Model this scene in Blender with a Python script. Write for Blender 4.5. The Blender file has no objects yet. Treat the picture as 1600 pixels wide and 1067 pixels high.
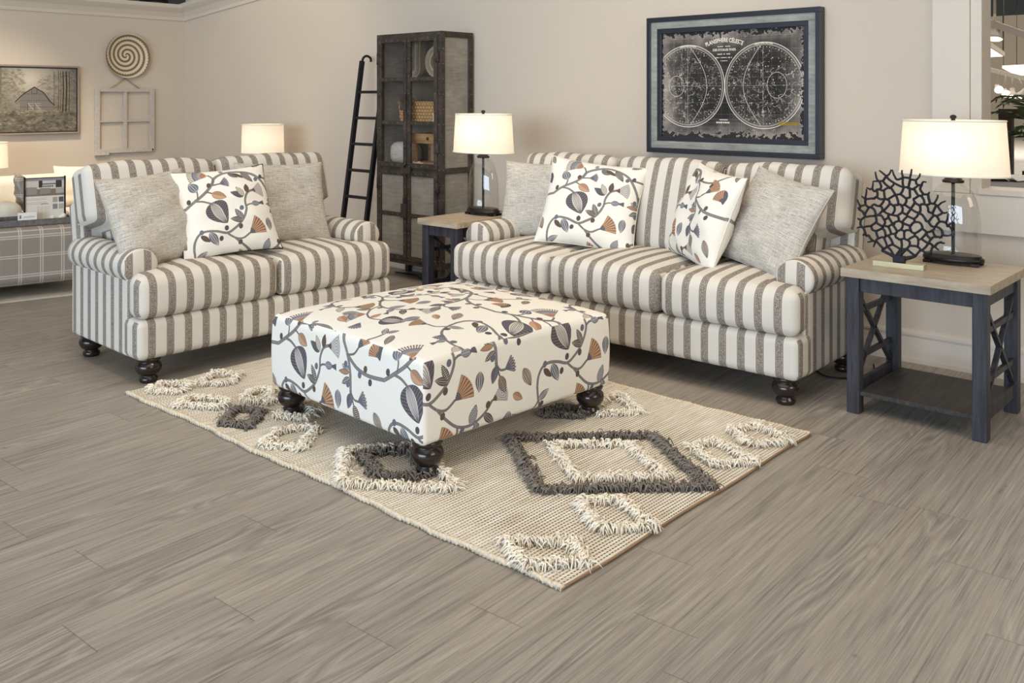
import bpy, bmesh, math, random
import numpy as np
from mathutils import Vector, Matrix, Euler

# ------------------------------------------------------------------ camera, world, lights, exposure
scene = bpy.context.scene
COL = scene.collection
R = math.radians
YAW = R(42)
cam_d = bpy.data.cameras.new('camera')
cam_d.sensor_fit = 'HORIZONTAL'; cam_d.sensor_width = 36.0
cam_d.lens = 36.0 * 1450 / 1600
cam_d.shift_y = -(533.5 - 155) / 1600
cam_d.clip_start = 0.05; cam_d.clip_end = 200
cam = bpy.data.objects.new('camera', cam_d); COL.objects.link(cam)
cam.location = (0, 0, 1.3); cam.rotation_euler = (R(90), 0, YAW)
scene.camera = cam

vs = scene.view_settings
scene.display_settings.display_device = 'sRGB'
vs.view_transform = 'Standard'; vs.look = 'None'; vs.gamma = 1.0; vs.use_curve_mapping = False
vs.exposure = -0.32

world = bpy.data.worlds.new('world'); scene.world = world
world.use_nodes = True
wb = world.node_tree.nodes['Background']
wb.inputs[0].default_value = (0.86, 0.93, 1.0, 1); wb.inputs[1].default_value = 0.45

def area(name, loc, target, size, power, color):
    d = bpy.data.lights.new(name, 'AREA'); d.shape = 'RECTANGLE'
    d.size, d.size_y = size; d.energy = power; d.color = color
    o = bpy.data.objects.new(name, d); COL.objects.link(o); o.location = loc
    v = Vector(target) - Vector(loc)
    o.rotation_euler = v.to_track_quat('-Z', 'Y').to_euler()
    return o
def spot(name, loc, target, power, color, angle=60, blend=0.8, rad=0.12):
    d = bpy.data.lights.new(name, 'SPOT'); d.energy = power; d.color = color
    d.spot_size = R(angle); d.spot_blend = blend; d.shadow_soft_size = rad
    o = bpy.data.objects.new(name, d); COL.objects.link(o); o.location = loc
    v = Vector(target) - Vector(loc)
    o.rotation_euler = v.to_track_quat('-Z', 'Y').to_euler()
    return o
WARM = (1.0, 0.85, 0.66); COOL = (0.80, 0.90, 1.0); NEUT = (1.0, 0.94, 0.86)
area('storefront_daylight', (-0.9, -6.5, 1.9), (-2.2, 3.0, 0.7), (7.6, 2.8), 900, (0.66, 0.82, 1.0))
area('chart_reflection_strip', (-6.6, -6.5, 1.9), (-4.6, 3.0, 0.9), (0.45, 2.6), 12, (0.45, 0.68, 1.0))  # narrow strip light added for the blue reflection in the chart glass
area('ceiling_troffers', (-2.2, 0.8, 4.2), (-2.2, 0.8, 0), (7.0, 6.0), 230, NEUT)
area('side_showroom_lights', (4.0, 2.2, 3.4), (-2.6, 2.6, 0.3), (3.0, 2.0), 140, WARM)
area('rear_ceiling_troffers', (-6.6, 2.4, 3.8), (-6.6, 2.4, 0), (2.0, 2.0), 20, WARM)
spot('corner_wall_fill', (-6.2, 2.4, 3.7), (-7.2, 4.75, 1.1), 150, WARM, 70)  # extra spot added to brighten and warm the back wall near the corner
spot('track_spot_sofa', (-1.9, 2.6, 3.7), (-3.0, 4.1, 0.5), 110, WARM, 60)
spot('track_spot_loveseat', (-3.3, 1.5, 3.7), (-4.5, 2.7, 0.6), 90, WARM, 60)
spot('track_spot_ottoman', (-1.2, 3.3, 3.7), (-2.6, 2.5, 0.3), 120, WARM, 60)
spot('track_spot_picture', (-2.3, 3.0, 3.7), (-3.2, 4.7, 1.3), 60, WARM, 62)
spot('track_spot_far_wall', (-6.9, 2.4, 3.5), (-8.7, 3.2, 0.08), 560, (1.0, 0.86, 0.66), 45, 0.95)

# ------------------------------------------------------------------ helpers
def lin(c):
    out = []
    for v in c[:3]:
        v = v / 255.0
        out.append(v / 12.92 if v <= 0.04045 else ((v + 0.055) / 1.055) ** 2.4)
    return (*out, 1.0)

class NT:
    """small node-tree builder"""
    def __init__(s, name):
        s.m = bpy.data.materials.new(name); s.m.use_nodes = True
        s.t = s.m.node_tree; s.t.nodes.clear()
        s.out = s.t.nodes.new('ShaderNodeOutputMaterial')
    def n(s, typ, **kw):
        nd = s.t.nodes.new(typ)
        for k, v in kw.items(): setattr(nd, k, v)
        return nd
    def l(s, a, b): s.t.links.new(a, b)
    def put(s, sock, v):
        if hasattr(v, 'is_output') or isinstance(v, bpy.types.NodeSocket): s.l(v, sock)
        else: sock.default_value = v
    def math(s, op, a, b=None, c=None, clamp=False):
        nd = s.n('ShaderNodeMath', operation=op); nd.use_clamp = clamp
        s.put(nd.inputs[0], a)
        if b is not None: s.put(nd.inputs[1], b)
        if c is not None: s.put(nd.inputs[2], c)
        return nd.outputs[0]
    def mix(s, f, a, b, typ='MIX'):
        nd = s.n('ShaderNodeMix', data_type='RGBA', blend_type=typ)
        s.put(nd.inputs[0], f); s.put(nd.inputs[6], a); s.put(nd.inputs[7], b)
        return nd.outputs[2]
    def coord(s, which='UV'):
        return s.n('ShaderNodeTexCoord').outputs[which]
    def sep(s, v):
        nd = s.n('ShaderNodeSeparateXYZ'); s.l(v, nd.inputs[0]); return nd.outputs
    def comb(s, x, y, z=0.0):
        nd = s.n('ShaderNodeCombineXYZ')
        for i, v in enumerate((x, y, z)): s.put(nd.inputs[i], v)
        return nd.outputs[0]
    def noise(s, vec, scale, detail=3, rough=0.55, dist=0.0):
        nd = s.n('ShaderNodeTexNoise'); s.l(vec, nd.inputs['Vector'])
        nd.inputs['Scale'].default_value = scale; nd.inputs['Detail'].default_value = detail
        nd.inputs['Roughness'].default_value = rough; nd.inputs['Distortion'].default_value = dist
        return nd.outputs[0]
    def ramp(s, f, stops):
        nd = s.n('ShaderNodeValToRGB'); s.l(f, nd.inputs[0]); e = nd.color_ramp.elements
        while len(e) < len(stops): e.new(0.5)
        for el, (p, c) in zip(e, stops): el.position = p; el.color = c if len(c) == 4 else (*c, 1)
        return nd.outputs[0]
    def scale(s, v, xyz):
        nd = s.n('ShaderNodeVectorMath', operation='MULTIPLY'); s.l(v, nd.inputs[0]); nd.inputs[1].default_value = xyz
        return nd.outputs[0]
    def bsdf(s, col, rough=0.8, metal=0.0, spec=0.3, bump=None, bstr=0.3, bdist=0.002, emit=None, estr=0):
        b = s.n('ShaderNodeBsdfPrincipled')
        s.put(b.inputs['Base Color'], col); s.put(b.inputs['Roughness'], rough)
        b.inputs['Metallic'].default_value = metal; b.inputs['Specular IOR Level'].default_value = spec
        if bump is not None:
            bn = s.n('ShaderNodeBump'); bn.inputs['Strength'].default_value = bstr
            bn.inputs['Distance'].default_value = bdist; s.l(bump, bn.inputs['Height'])
            s.l(bn.outputs[0], b.inputs['Normal'])
        if emit is not None:
            s.put(b.inputs['Emission Color'], emit); b.inputs['Emission Strength'].default_value = estr
        s.l(b.outputs[0], s.out.inputs[0])
        return s.m

def plain(name, c, rough=0.7, metal=0.0, spec=0.3, var=0.08, nscale=30, bstr=0.0):
    t = NT(name); o = t.coord('Object')
    nz = t.noise(o, nscale, 4)
    lc = lin(c)
    a = tuple(v * (1 - var) for v in lc[:3]) + (1,); b = tuple(min(1, v * (1 + var)) for v in lc[:3]) + (1,)
    col = t.mix(nz, a, b)
    return t.bsdf(col, rough, metal, spec, nz if bstr else None, bstr)

def stripes_mat():
    t = NT('striped_upholstery')
    u, v, _ = t.sep(t.coord('UV'))
    p = t.math('FRACT', t.math('MULTIPLY', u, 1 / 0.0885))
    d = t.math('ABSOLUTE', t.math('SUBTRACT', p, 0.5))          # 0 in stripe middle
    inside = t.math('LESS_THAN', d, 0.200)
    edge = t.math('MULTIPLY', inside, t.math('GREATER_THAN', d, 0.172))
    inner = t.math('MULTIPLY', inside, t.math('LESS_THAN', d, 0.150))
    vec = t.comb(t.math('MULTIPLY', u, 1.0), t.math('MULTIPLY', v, 0.32))
    sp = t.noise(vec, 300, 2, 0.6)
    ci = t.math('MULTIPLY', t.math('SUBTRACT', p, 0.35), 5 / 0.30)
    cf = t.math('FRACT', ci)
    dn = t.noise(t.comb(t.math('MULTIPLY', t.math('FLOOR', t.math('ADD', ci, t.math('MULTIPLY', t.math('FLOOR', t.math('MULTIPLY', u, 1 / 0.0885)), 7.0))), 5.37), t.math('MULTIPLY', v, 400.0)), 1.0, 2)
    colm = t.math('MULTIPLY', t.math('GREATER_THAN', cf, 0.18), t.math('LESS_THAN', cf, 0.86))
    spk = t.math('MULTIPLY', colm, t.math('GREATER_THAN', t.math('ADD', dn, t.math('MULTIPLY', sp, .25)), 0.60))
    fine = t.noise(t.coord('UV'), 900, 2)
    cream = t.mix(fine, lin((200, 193, 181)), lin((221, 215, 204)))
    taupe = t.mix(fine, lin((164, 153, 141)), lin((180, 169, 156)))
    tweed = t.mix(spk, lin((166, 156, 144)), lin((94, 86, 80)))
    c = t.mix(inside, cream, taupe)
    c = t.mix(inner, c, tweed)
    c = t.mix(edge, c, lin((92, 78, 72)))
    return t.bsdf(c, 0.92, 0, 0.15, fine, 0.25, 0.001)

def image_tex_mat(name, arr, per=1.0, rough=0.9, spec=0.15, weave=True, coat=False):
    """drawn in this script by numpy, used through the UV map (metres / period)"""
    h, w = arr.shape[:2]
    im = bpy.data.images.new(name, w, h, alpha=False)
    px = np.ones((h, w, 4), np.float32); px[..., :3] = np.clip(arr[::-1], 0, 1)
    im.pixels.foreach_set(px.ravel()); im.update(); im.pack()
    t = NT(name)
    uv = t.scale(t.coord('UV'), (1 / per, 1 / per, 1))
    tx = t.n('ShaderNodeTexImage'); tx.image = im; t.l(uv, tx.inputs[0])
    col = tx.outputs[0]
    if weave:
        nz = t.noise(t.coord('UV'), 700, 2)
        col = t.mix(t.math('MULTIPLY', nz, 0.16), col, (0.35, 0.33, 0.3, 1))
        return t.bsdf(col, rough, 0, spec, nz, 0.2, 0.001)
    return t.bsdf(col, rough, 0, spec)

def me_obj(name, verts, faces, mat, parent=None, loc=(0, 0, 0), rot=(0, 0, 0), smooth=False, uvf=None):
    me = bpy.data.meshes.new(name)
    me.from_pydata([tuple(v) for v in verts], [], faces); me.update()
    if smooth:
        me.polygons.foreach_set('use_smooth', [True] * len(me.polygons))
    if uvf: uvf(me)
    if mat: me.materials.append(mat)
    o = bpy.data.objects.new(name, me); COL.objects.link(o)
    o.location = loc; o.rotation_euler = rot
    if parent: o.parent = parent
    return o

class MB:
    """collects shapes into ONE mesh"""
    def __init__(s): s.v = []; s.f = []; s.sm = []
    def add(s, vs, fs, smooth=False):
        k = len(s.v); s.v += [Vector(v) for v in vs]
        s.f += [[i + k for i in f] for f in fs]; s.sm += [smooth] * len(fs); return s
    def box(s, c, size, rot=None, bev=0.0):
        hx, hy, hz = size[0] / 2, size[1] / 2, size[2] / 2
        b = min(bev, hx * .9, hy * .9, hz * .9)
        if b > 0:
            vs, fs = rbox_data(hx, hy, hz, b, 1, (1, 1, 1))
        else:
            vs = [Vector((x, y, z)) for x in (-hx, hx) for y in (-hy, hy) for z in (-hz, hz)]
            fs = [(0, 1, 3, 2), (4, 6, 7, 5), (0, 4, 5, 1), (2, 3, 7, 6), (0, 2, 6, 4), (1, 5, 7, 3)]
        M = rot.to_matrix() if rot else Matrix.Identity(3)
        return s.add([M @ v + Vector(c) for v in vs], fs)
    def span(s, lo, hi, bev=0.0):
        return s.box([(a + b) / 2 for a, b in zip(lo, hi)], [b - a for a, b in zip(lo, hi)], None, bev)
    def bar(s, a, b, w, h, up=(0, 0, 1), bev=0.0):
        a, b = Vector(a), Vector(b); d = (b - a); L = d.length; x = d.normalized()
        y = Vector(up).cross(x).normalized(); z = x.cross(y)
        M = Matrix((x, y, z)).transposed()
        vs, fs = MB().box((0, 0, 0), (L, w, h), None, bev).raw()
        return s.add([M @ v + (a + b) / 2 for v in vs], fs)
    def raw(s): return s.v, s.f
    def lathe(s, prof, c=(0, 0, 0), n=32, sx=1.0, sy=1.0, caps=True):
        vs = []; fs = []
        for r, z in prof:
            for i in range(n):
                a = 2 * math.pi * i / n
                vs.append((c[0] + r * sx * math.cos(a), c[1] + r * sy * math.sin(a), c[2] + z))
        for k in range(len(prof) - 1):
            for i in range(n):
                j = (i + 1) % n
                fs.append((k * n + i, k * n + j, (k + 1) * n + j, (k + 1) * n + i))
        s.add(vs, fs, True)
        if caps:
            k0 = len(s.v) - len(vs)
            s.f.append([k0 + i for i in range(n)][::-1]); s.sm.append(False)
            s.f.append([k0 + (len(prof) - 1) * n + i for i in range(n)]); s.sm.append(False)
        return s
    def tube(s, pts, r, n=8, closed=False, taper=None):
        pts = [Vector(p) for p in pts]; m = len(pts); vs = []; fs = []
        up = Vector((0, 0, 1)); prev = None
        for i, p in enumerate(pts):
            if closed: t = (pts[(i + 1) % m] - pts[i - 1])
            else: t = pts[min(i + 1, m - 1)] - pts[max(i - 1, 0)]
            t = t.normalized() if t.length > 1e-9 else Vector((1, 0, 0))
            if prev is None:
                a = t.cross(up)
                if a.length < 0.05: a = t.cross(Vector((1, 0, 0)))
            else: a = prev - t * prev.dot(t)
            a.normalize(); prev = a; b = t.cross(a)
            rr = r * (taper(i / max(1, m - 1)) if taper else 1)
            for k in range(n):
                q = 2 * math.pi * k / n
                vs.append(p + a * (rr * math.cos(q)) + b * (rr * math.sin(q)))
        for i in range(m if closed else m - 1):
            for k in range(n):
                k2 = (k + 1) % n; i2 = (i + 1) % m
                fs.append((i * n + k, i * n + k2, i2 * n + k2, i2 * n + k))
        if not closed:
            fs.append(list(range(n))[::-1]); fs.append([(m - 1) * n + k for k in range(n)])
        return s.add(vs, fs, True)
    def prism(s, poly, z0, z1):
        n = len(poly); vs = [(x, y, z0) for x, y in poly] + [(x, y, z1) for x, y in poly]
        fs = [list(range(n))[::-1], list(range(n, 2 * n))] + [(i, (i + 1) % n, n + (i + 1) % n, n + i) for i in range(n)]
        return s.add(vs, fs)
    def sphere(s, c, r, n=10):
        prof = [(r * math.sin(math.pi * k / n), -r * math.cos(math.pi * k / n)) for k in range(n + 1)]
        prof[0] = (r * .02, -r); prof[-1] = (r * .02, r)
        return s.lathe(prof, c, max(8, n))
    def xform(s, M):
        s.v = [M @ v for v in s.v]; return s
    def build(s, name, mat, parent=None, loc=(0, 0, 0), rot=(0, 0, 0), uvf=None):
        o = me_obj(name, s.v, s.f, mat, parent, loc, rot, False, uvf)
        o.data.polygons.foreach_set('use_smooth', s.sm)
        if any(s.sm) and not all(s.sm): pass
        return o

def rbox_data(hx, hy, hz, r, k=4, m=(6, 6, 6), fn=None):
    H = (hx, hy, hz); axes = []
    for h, mm in zip(H, m):
        inner = h - r
        c = [inner + r * math.tan(math.pi / 4 * i / k) for i in range(1, k + 1)]
        mid = [inner * (-1 + 2 * i / mm) for i in range(mm + 1)]
        axes.append([-x for x in reversed(c)] + mid + c)
    idx = {}; vs = []; fs = []
    def vid(i, j, l):
        if (i, j, l) not in idx:
            p = [axes[0][i], axes[1][j], axes[2][l]]
            q = [max(-(h - r), min(h - r, x)) for x, h in zip(p, H)]
            d = Vector([a - b for a, b in zip(p, q)])
            v = Vector(q) + (d.normalized() * r if d.length > 1e-9 else d)
            if fn: v = Vector(fn(v))
            idx[(i, j, l)] = len(vs); vs.append(v)
        return idx[(i, j, l)]
    N = [len(a) - 1 for a in axes]
    for j in range(N[1]):
        for l in range(N[2]):
            fs.append((vid(0, j, l), vid(0, j, l + 1), vid(0, j + 1, l + 1), vid(0, j + 1, l)))
            fs.append((vid(N[0], j, l), vid(N[0], j + 1, l), vid(N[0], j + 1, l + 1), vid(N[0], j, l + 1)))
    for i in range(N[0]):
        for l in range(N[2]):
            fs.append((vid(i, 0, l), vid(i + 1, 0, l), vid(i + 1, 0, l + 1), vid(i, 0, l + 1)))
            fs.append((vid(i, N[1], l), vid(i, N[1], l + 1), vid(i + 1, N[1], l + 1), vid(i + 1, N[1], l)))
    for i in range(N[0]):
        for j in range(N[1]):
            fs.append((vid(i, j, 0), vid(i, j + 1, 0), vid(i + 1, j + 1, 0), vid(i + 1, j, 0)))
            fs.append((vid(i, j, N[2]), vid(i + 1, j, N[2]), vid(i + 1, j + 1, N[2]), vid(i, j + 1, N[2])))
    return vs, fs

def uv_box(off=(0, 0), front='x', roll=False, offx=None, side=1.05):
    """box-projected UVs in metres; u runs across the stripes"""
    def f(me):
        uv = me.uv_layers.new(name='UVMap')
        for p in me.polygons:
            n = p.normal
            for li in p.loop_indices:
                c = me.vertices[me.loops[li].vertex_index].co
                if roll:
                    if abs(n.y) > 0.75: w = (c.x, c.z)
                    else: w = (c.y, c.x + c.z)
                elif abs(n.x) > max(abs(n.y), abs(n.z)) * side: w = (c.y + (offx[0] - off[0] if offx else 0), c.z + (offx[1] - off[1] if offx else 0))
                elif abs(n.z) > abs(n.y): w = (c.x, c.y)
                else: w = (c.x, c.z)
                uv.data[li].uv = (w[0] + off[0], w[1] + off[1])
    return f

def rbox(name, size, r, mat, parent, loc=(0, 0, 0), rot=(0, 0, 0), k=4, m=(6, 6, 6), fn=None, uvf=None):
    vs, fs = rbox_data(size[0] / 2, size[1] / 2, size[2] / 2, r, k, m, fn)
    return me_obj(name, vs, fs, mat, parent, loc, rot, True, uvf or uv_box())

def tag(o, label=None, cat=None, group=None, kind=None):
    if label: o['label'] = label
    if cat: o['category'] = cat
    if group: o['group'] = group
    if kind: o['kind'] = kind
    return o
def thing(name, label, cat, loc=(0, 0, 0), rz=0.0, group=None):
    o = bpy.data.objects.new(name, None); COL.objects.link(o)
    o.location = loc; o.rotation_euler = (0, 0, rz); o.empty_display_size = 0.05
    return tag(o, label, cat, group)
def struct(o): o['kind'] = 'structure'; return o
def sstep(x, a, b):
    t = max(0.0, min(1.0, (x - a) / (b - a))); return t * t * (3 - 2 * t)
def smooth_path(pts, n=8, closed=False):
    P = [Vector(p) for p in pts]; m = len(P); out = []
    for i in range(m if closed else m - 1):
        g = (lambda j: P[j % m]) if closed else (lambda j: P[max(0, min(m - 1, j))])
        a, b, c, d = g(i - 1), g(i), g(i + 1), g(i + 2)
        for k in range(n):
            t = k / n
            out.append(0.5 * ((2 * b) + (c - a) * t + (2 * a - 5 * b + 4 * c - d) * t * t + (3 * b - a - 3 * c + d) * t ** 3))
    if not closed: out.append(P[-1])
    return out

# ------------------------------------------------------------------ drawn textures (numpy)
class Canvas:
    def __init__(s, w, h, col, wrap=False):
        s.w, s.h, s.wrap = w, h, wrap
        s.a = np.ones((h, w, 3), np.float32) * (np.array(col, np.float32) / 255)
    def grid(s, x0, y0, x1, y1):
        x0, y0, x1, y1 = int(math.floor(x0)), int(math.floor(y0)), int(math.ceil(x1)), int(math.ceil(y1))
        if not s.wrap: x0, y0, x1, y1 = max(0, x0), max(0, y0), min(s.w, x1), min(s.h, y1)
        if x1 <= x0 or y1 <= y0: return None
        xs, ys = np.arange(x0, x1), np.arange(y0, y1)
        X, Y = np.meshgrid(xs, ys)
        return X.astype(np.float32), Y.astype(np.float32), np.ix_(ys % s.h, xs % s.w)
    def paint(s, ix, m, col):
        m = np.clip(m, 0, 1)[..., None]
        c = np.array(col, np.float32) / 255 if not isinstance(col, np.ndarray) else col
        s.a[ix] = s.a[ix] * (1 - m) + c * m
    def line(s, pts, width, col, smooth=True, alpha=1.0):
        P = smooth_path([(p[0], p[1], 0) for p in pts], 6) if smooth and len(pts) > 2 else [Vector((p[0], p[1], 0)) for p in pts]
        for a, b in zip(P[:-1], P[1:]):
            g = s.grid(min(a.x, b.x) - width, min(a.y, b.y) - width, max(a.x, b.x) + width + 1, max(a.y, b.y) + width + 1)
            if g is None: continue
            X, Y, ix = g; dx, dy = b.x - a.x, b.y - a.y; L = dx * dx + dy * dy + 1e-9
            t = np.clip(((X - a.x) * dx + (Y - a.y) * dy) / L, 0, 1)
            d = np.hypot(X - a.x - t * dx, Y - a.y - t * dy)
            s.paint(ix, np.clip(width / 2 - d + 0.5, 0, 1) * alpha, col)
    def local(s, cx, cy, ang, ext):
        g = s.grid(cx - ext, cy - ext, cx + ext, cy + ext)
        if g is None: return None
        X, Y, ix = g; ca, sa = math.cos(R(ang)), math.sin(R(ang))
        return (X - cx) * ca + (Y - cy) * sa, -(X - cx) * sa + (Y - cy) * ca, ix
    def dot(s, cx, cy, r, col, ey=1.0, ang=0):
        g = s.local(cx, cy, ang, r * 1.6 + 2)
        if g is None: return
        lx, ly, ix = g
        s.paint(ix, r - np.hypot(lx, ly / ey) + .5, col)

CH = (74, 70, 72); SL = (100, 104, 118); RU = (168, 127, 98); TA = (170, 154, 138); GR = (142, 138, 134); BR = (92, 72, 60); PALE = (206, 198, 186)
def floral_texture():
    T = 1440
    c = Canvas(T, T, (238, 233, 222), True)
    def stem(pts, w=30):
        c.line(pts, w, GR)
        P = smooth_path([(p[0], p[1], 0) for p in pts], 6)
        for off, col in ((-w * .36, (88, 86, 88)), (0, (100, 97, 97)), (w * .36, (88, 86, 88))):
            Q = []
            for i, p in enumerate(P):
                t = P[min(i + 1, len(P) - 1)] - P[max(i - 1, 0)]; t.normalize()
                Q.append((p.x - t.y * off, p.y + t.x * off))
            c.line(Q, 4.2, col, False)
    def leaf(cx, cy, ang, L, W, col, style='plain', col2=PALE):
        lx, ly, ix = c.local(cx, cy, ang, L * 1.1)
        t = np.clip(lx / L, 0, 1)
        w = W * np.sin(np.pi * t ** 0.8) ** 0.8
        m = np.where((lx > 0) & (lx < L), w - np.abs(ly), -5)
        c.paint(ix, m + .5, CH)
        c.paint(ix, m - 3, col)
        if style == 'stripe':
            c.paint(ix, ((np.mod(lx + np.abs(ly) * .8, 16) < 6) & (m > 4)).astype(np.float32), col2)
        elif style == 'half':
            c.paint(ix, ((np.mod(lx - ly * 1.2, 17) < 8) & (m > 4) & (ly > 0)).astype(np.float32), col2)
        elif style == 'vein':
            c.paint(ix, ((np.abs(ly) < 3) & (m > 4)).astype(np.float32) , col2)
            c.paint(ix, ((np.abs(np.abs(ly) - w * .5) < 2.2) & (m > 5)).astype(np.float32), col2)
        elif style == 'dash':
            c.paint(ix, ((np.mod(lx, 15) < 7) & (np.mod(np.abs(ly), 12) < 7) & (m > 4)).astype(np.float32), col2)
        elif style == 'chev':
            c.paint(ix, ((np.mod(lx + np.abs(ly) * .9, 18) < 8) & (m > 3)).astype(np.float32), col2)
    def bigleaf(cx, cy, ang, L, W):
        lx, ly, ix = c.local(cx, cy, ang, L * 1.1)
        t = np.clip(lx / L, 0, 1)
        w = W * np.clip(np.sin(np.pi * t ** 0.62), 0, 1) ** 0.75
        m = np.where((lx > 0) & (lx < L), w - np.abs(ly), -5)
        c.paint(ix, m + .5, (66, 60, 60))
        st = np.mod(lx + np.abs(ly) * .55, 26)
        c.paint(ix, ((st < 9) & (m > 5)).astype(np.float32), (104, 110, 128))
        c.paint(ix, ((st > 12) & (st < 20) & (m > 5)).astype(np.float32), (92, 70, 60))
        wi = W * .42 * np.clip(np.sin(np.pi * np.clip(t * 1.02, 0, 1) ** 0.8), 0, 1) ** .8
        mi = np.where((lx > 0) & (lx < L), wi - np.abs(ly), -5)
        c.paint(ix, mi + .5, (204, 196, 186))
        for q in (.34, .62, .85):
            c.paint(ix, ((np.abs(mi - wi * q) < 2.4) & (mi > 0)).astype(np.float32), (100, 96, 98) if q != .62 else SL)
    def fan(cx, cy, ang, Rr, spread=36, col=RU):
        lx, ly, ix = c.local(cx, cy, ang, Rr * 1.1)
        r = np.hypot(lx, ly); th = np.degrees(np.arctan2(ly, lx))
        rim = Rr * (1 - .03 * np.cos(th / spread * np.pi * 7) ** 2)
        m = np.minimum(rim - r, (spread - np.abs(th)) * np.pi / 180 * r)
        c.paint(ix, m + .5, (110, 76, 58))
        st = np.mod((th + spread) / (2 * spread) * 7, 1)
        c.paint(ix, ((st > .14) & (st < .86) & (m > 1.5)).astype(np.float32), col)
        c.paint(ix, ((np.abs(st - .5) < .2) & (np.mod(r, 13) < 8) & (m > 3)).astype(np.float32), (204, 166, 130))
        mb = m * (r < Rr * .34)
        c.paint(ix, mb, CH)
        c.paint(ix, ((mb > 3) & (r < Rr * .31) & (np.mod(r, 16) < 9)).astype(np.float32), SL)
    def peacock(cx, cy, ang, Rr, spread=46):
        lx, ly, ix = c.local(cx, cy, ang, Rr * 1.12)
        r = np.hypot(lx, ly) / Rr; th = np.degrees(np.arctan2(ly, lx)); a = np.abs(th) < spread
        s11 = np.mod((th + spread) / (2 * spread) * 13, 1); s7 = np.mod((th + spread) / (2 * spread) * 7, 1)
        F = lambda b: b.astype(np.float32)
        c.paint(ix, F(a & (r < .74 + .05 * np.sin(s11 * np.pi))), (138, 142, 156))
        c.paint(ix, F(a & (r > .5) & (r < .74) & (s11 < .3)), (100, 96, 102))
        c.paint(ix, F(a & (r > .70) & (r < 1) & (s11 > .22) & (s11 < .80)), (92, 72, 60))
        c.paint(ix, F(a & (r > .76) & (r < .94) & (s11 > .44) & (s11 < .58)), (210, 190, 170))
        c.paint(ix, F(a & (r < .52 + .04 * np.sin(s7 * np.pi))), (128, 122, 122))
        c.paint(ix, F(a & (r > .36) & (r < .52) & (np.mod(r * 26 + s7 * 3, 1) < .4)), (196, 186, 176))
        c.paint(ix, F(a & (r < .36 + .03 * np.sin(s7 * np.pi))), RU)
        c.paint(ix, F(a & (r < .36) & (s7 < .2)), (128, 84, 62))
        c.paint(ix, F(a & (r < .13)), (196, 170, 148))
    def bell(cx, cy, ang, Rr, spread=33):
        lx, ly, ix = c.local(cx, cy, ang, Rr * 1.1)
        r = np.hypot(lx, ly); th = np.abs(np.degrees(np.arctan2(ly, lx)))
        m = np.minimum(Rr - r, (spread - th) * np.pi / 180 * r)
        c.paint(ix, m + .5, (120, 118, 122))
        mm = np.minimum(m, r - Rr * .3)
        c.paint(ix, ((mm > 3) & (np.mod(mm, 15) < 8)).astype(np.float32), (222, 216, 206))
        c.paint(ix, ((mm > 3) & (np.mod(mm, 30) > 23)).astype(np.float32), SL)
        c.paint(ix, ((m > 0) & (r < Rr * .32)).astype(np.float32), (104, 72, 56))
    def tulip(cx, cy, ang, Rr, spread=38):
        lx, ly, ix = c.local(cx, cy, ang, Rr * 1.15)
        r = np.hypot(lx, ly); th = np.degrees(np.arctan2(ly, lx)); n = np.mod((th + spread) / (2 * spread) * 6, 1)
        a = np.abs(th) < spread
        c.paint(ix, (a & (r < Rr * (.86 + .14 * np.sin(n * np.pi)))).astype(np.float32), CH)
        c.paint(ix, (a & (r < Rr * .94) & (r > Rr * .45) & (n > .3) & (n < .7)).astype(np.float32), (146, 150, 166))
        c.paint(ix, (a & (r < Rr * .5) & (n > .15)).astype(np.float32), SL)
        c.paint(ix, (a & (r < Rr * .9) & (r > Rr * .55) & (n < .14)).astype(np.float32), RU)
    def bud(cx, cy, ang, L):
        leaf(cx, cy, ang, L * .7, L * .21, SL, 'dash', (190, 186, 186))
        lx, ly, ix = c.local(cx, cy, ang, L * 1.1)
        m = ((lx > L * .6) & (lx < L) & (np.abs(ly) < L * .05 + (lx - L * .6) * .32))
        c.paint(ix, m.astype(np.float32), (84, 84, 98))
    def dot(x, y, r=25, col=CH):
        c.dot(x, y, r, col, 1.25, 20)
    # --- stems
    stem([(190, 565), (300, 500), (430, 415), (510, 330), (545, 265), (640, 212), (780, 185), (900, 205), (1010, 260), (1100, 360), (1170, 470), (1210, 600), (1215, 750)])
    stem([(1040, 285), (1180, 290), (1320, 250), (1400, 150), (1420, 40)], 22)
    stem([(1165, 465), (1290, 545), (1440, 575), (1630, 565)])
    stem([(1215, 740), (1255, 790), (1310, 795)], 17); stem([(1215, 730), (1235, 800), (1250, 840)], 16)
    stem([(300, 503), (380, 515), (455, 552)], 22)
    stem([(215, 1010), (225, 930), (270, 865), (345, 842), (450, 855), (560, 885), (650, 845), (740, 770), (800, 660), (808, 560), (850, 480), (925, 448)], 24)
    stem([(805, 630), (840, 610), (880, 605)], 15)
    stem([(560, 885), (640, 945), (720, 962), (800, 915)], 20)
    stem([(640, 945), (720, 1030), (830, 1110), (960, 1130), (1090, 1080), (1170, 1000)], 22)
    stem([(215, 1000), (235, 1120), (290, 1220), (400, 1290), (540, 1300), (640, 1250)], 22)
    stem([(235, 1110), (170, 1180), (90, 1190)], 16)
    stem([(830, 1110), (850, 1220), (930, 1320)], 20)
    stem([(930, 1320), (1040, 1370), (1150, 1350)], 16)
    stem([(505, 335), (530, 270), (500, 205)], 17)
    stem([(335, 480), (345, 420), (340, 380)], 15)
    stem([(505, 350), (545, 345), (585, 340)], 15); stem([(435, 412), (465, 425), (490, 440)], 14)
    stem([(1170, 470), (1250, 450), (1300, 400)], 16)
    # --- motifs
    bigleaf(455, 548, 62, 265, 124)
    bigleaf(1150, 1345, -20, 215, 95)
    peacock(500, 215, 200, 215, 40)
    peacock(925, 1315, 130, 205, 42)
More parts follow.
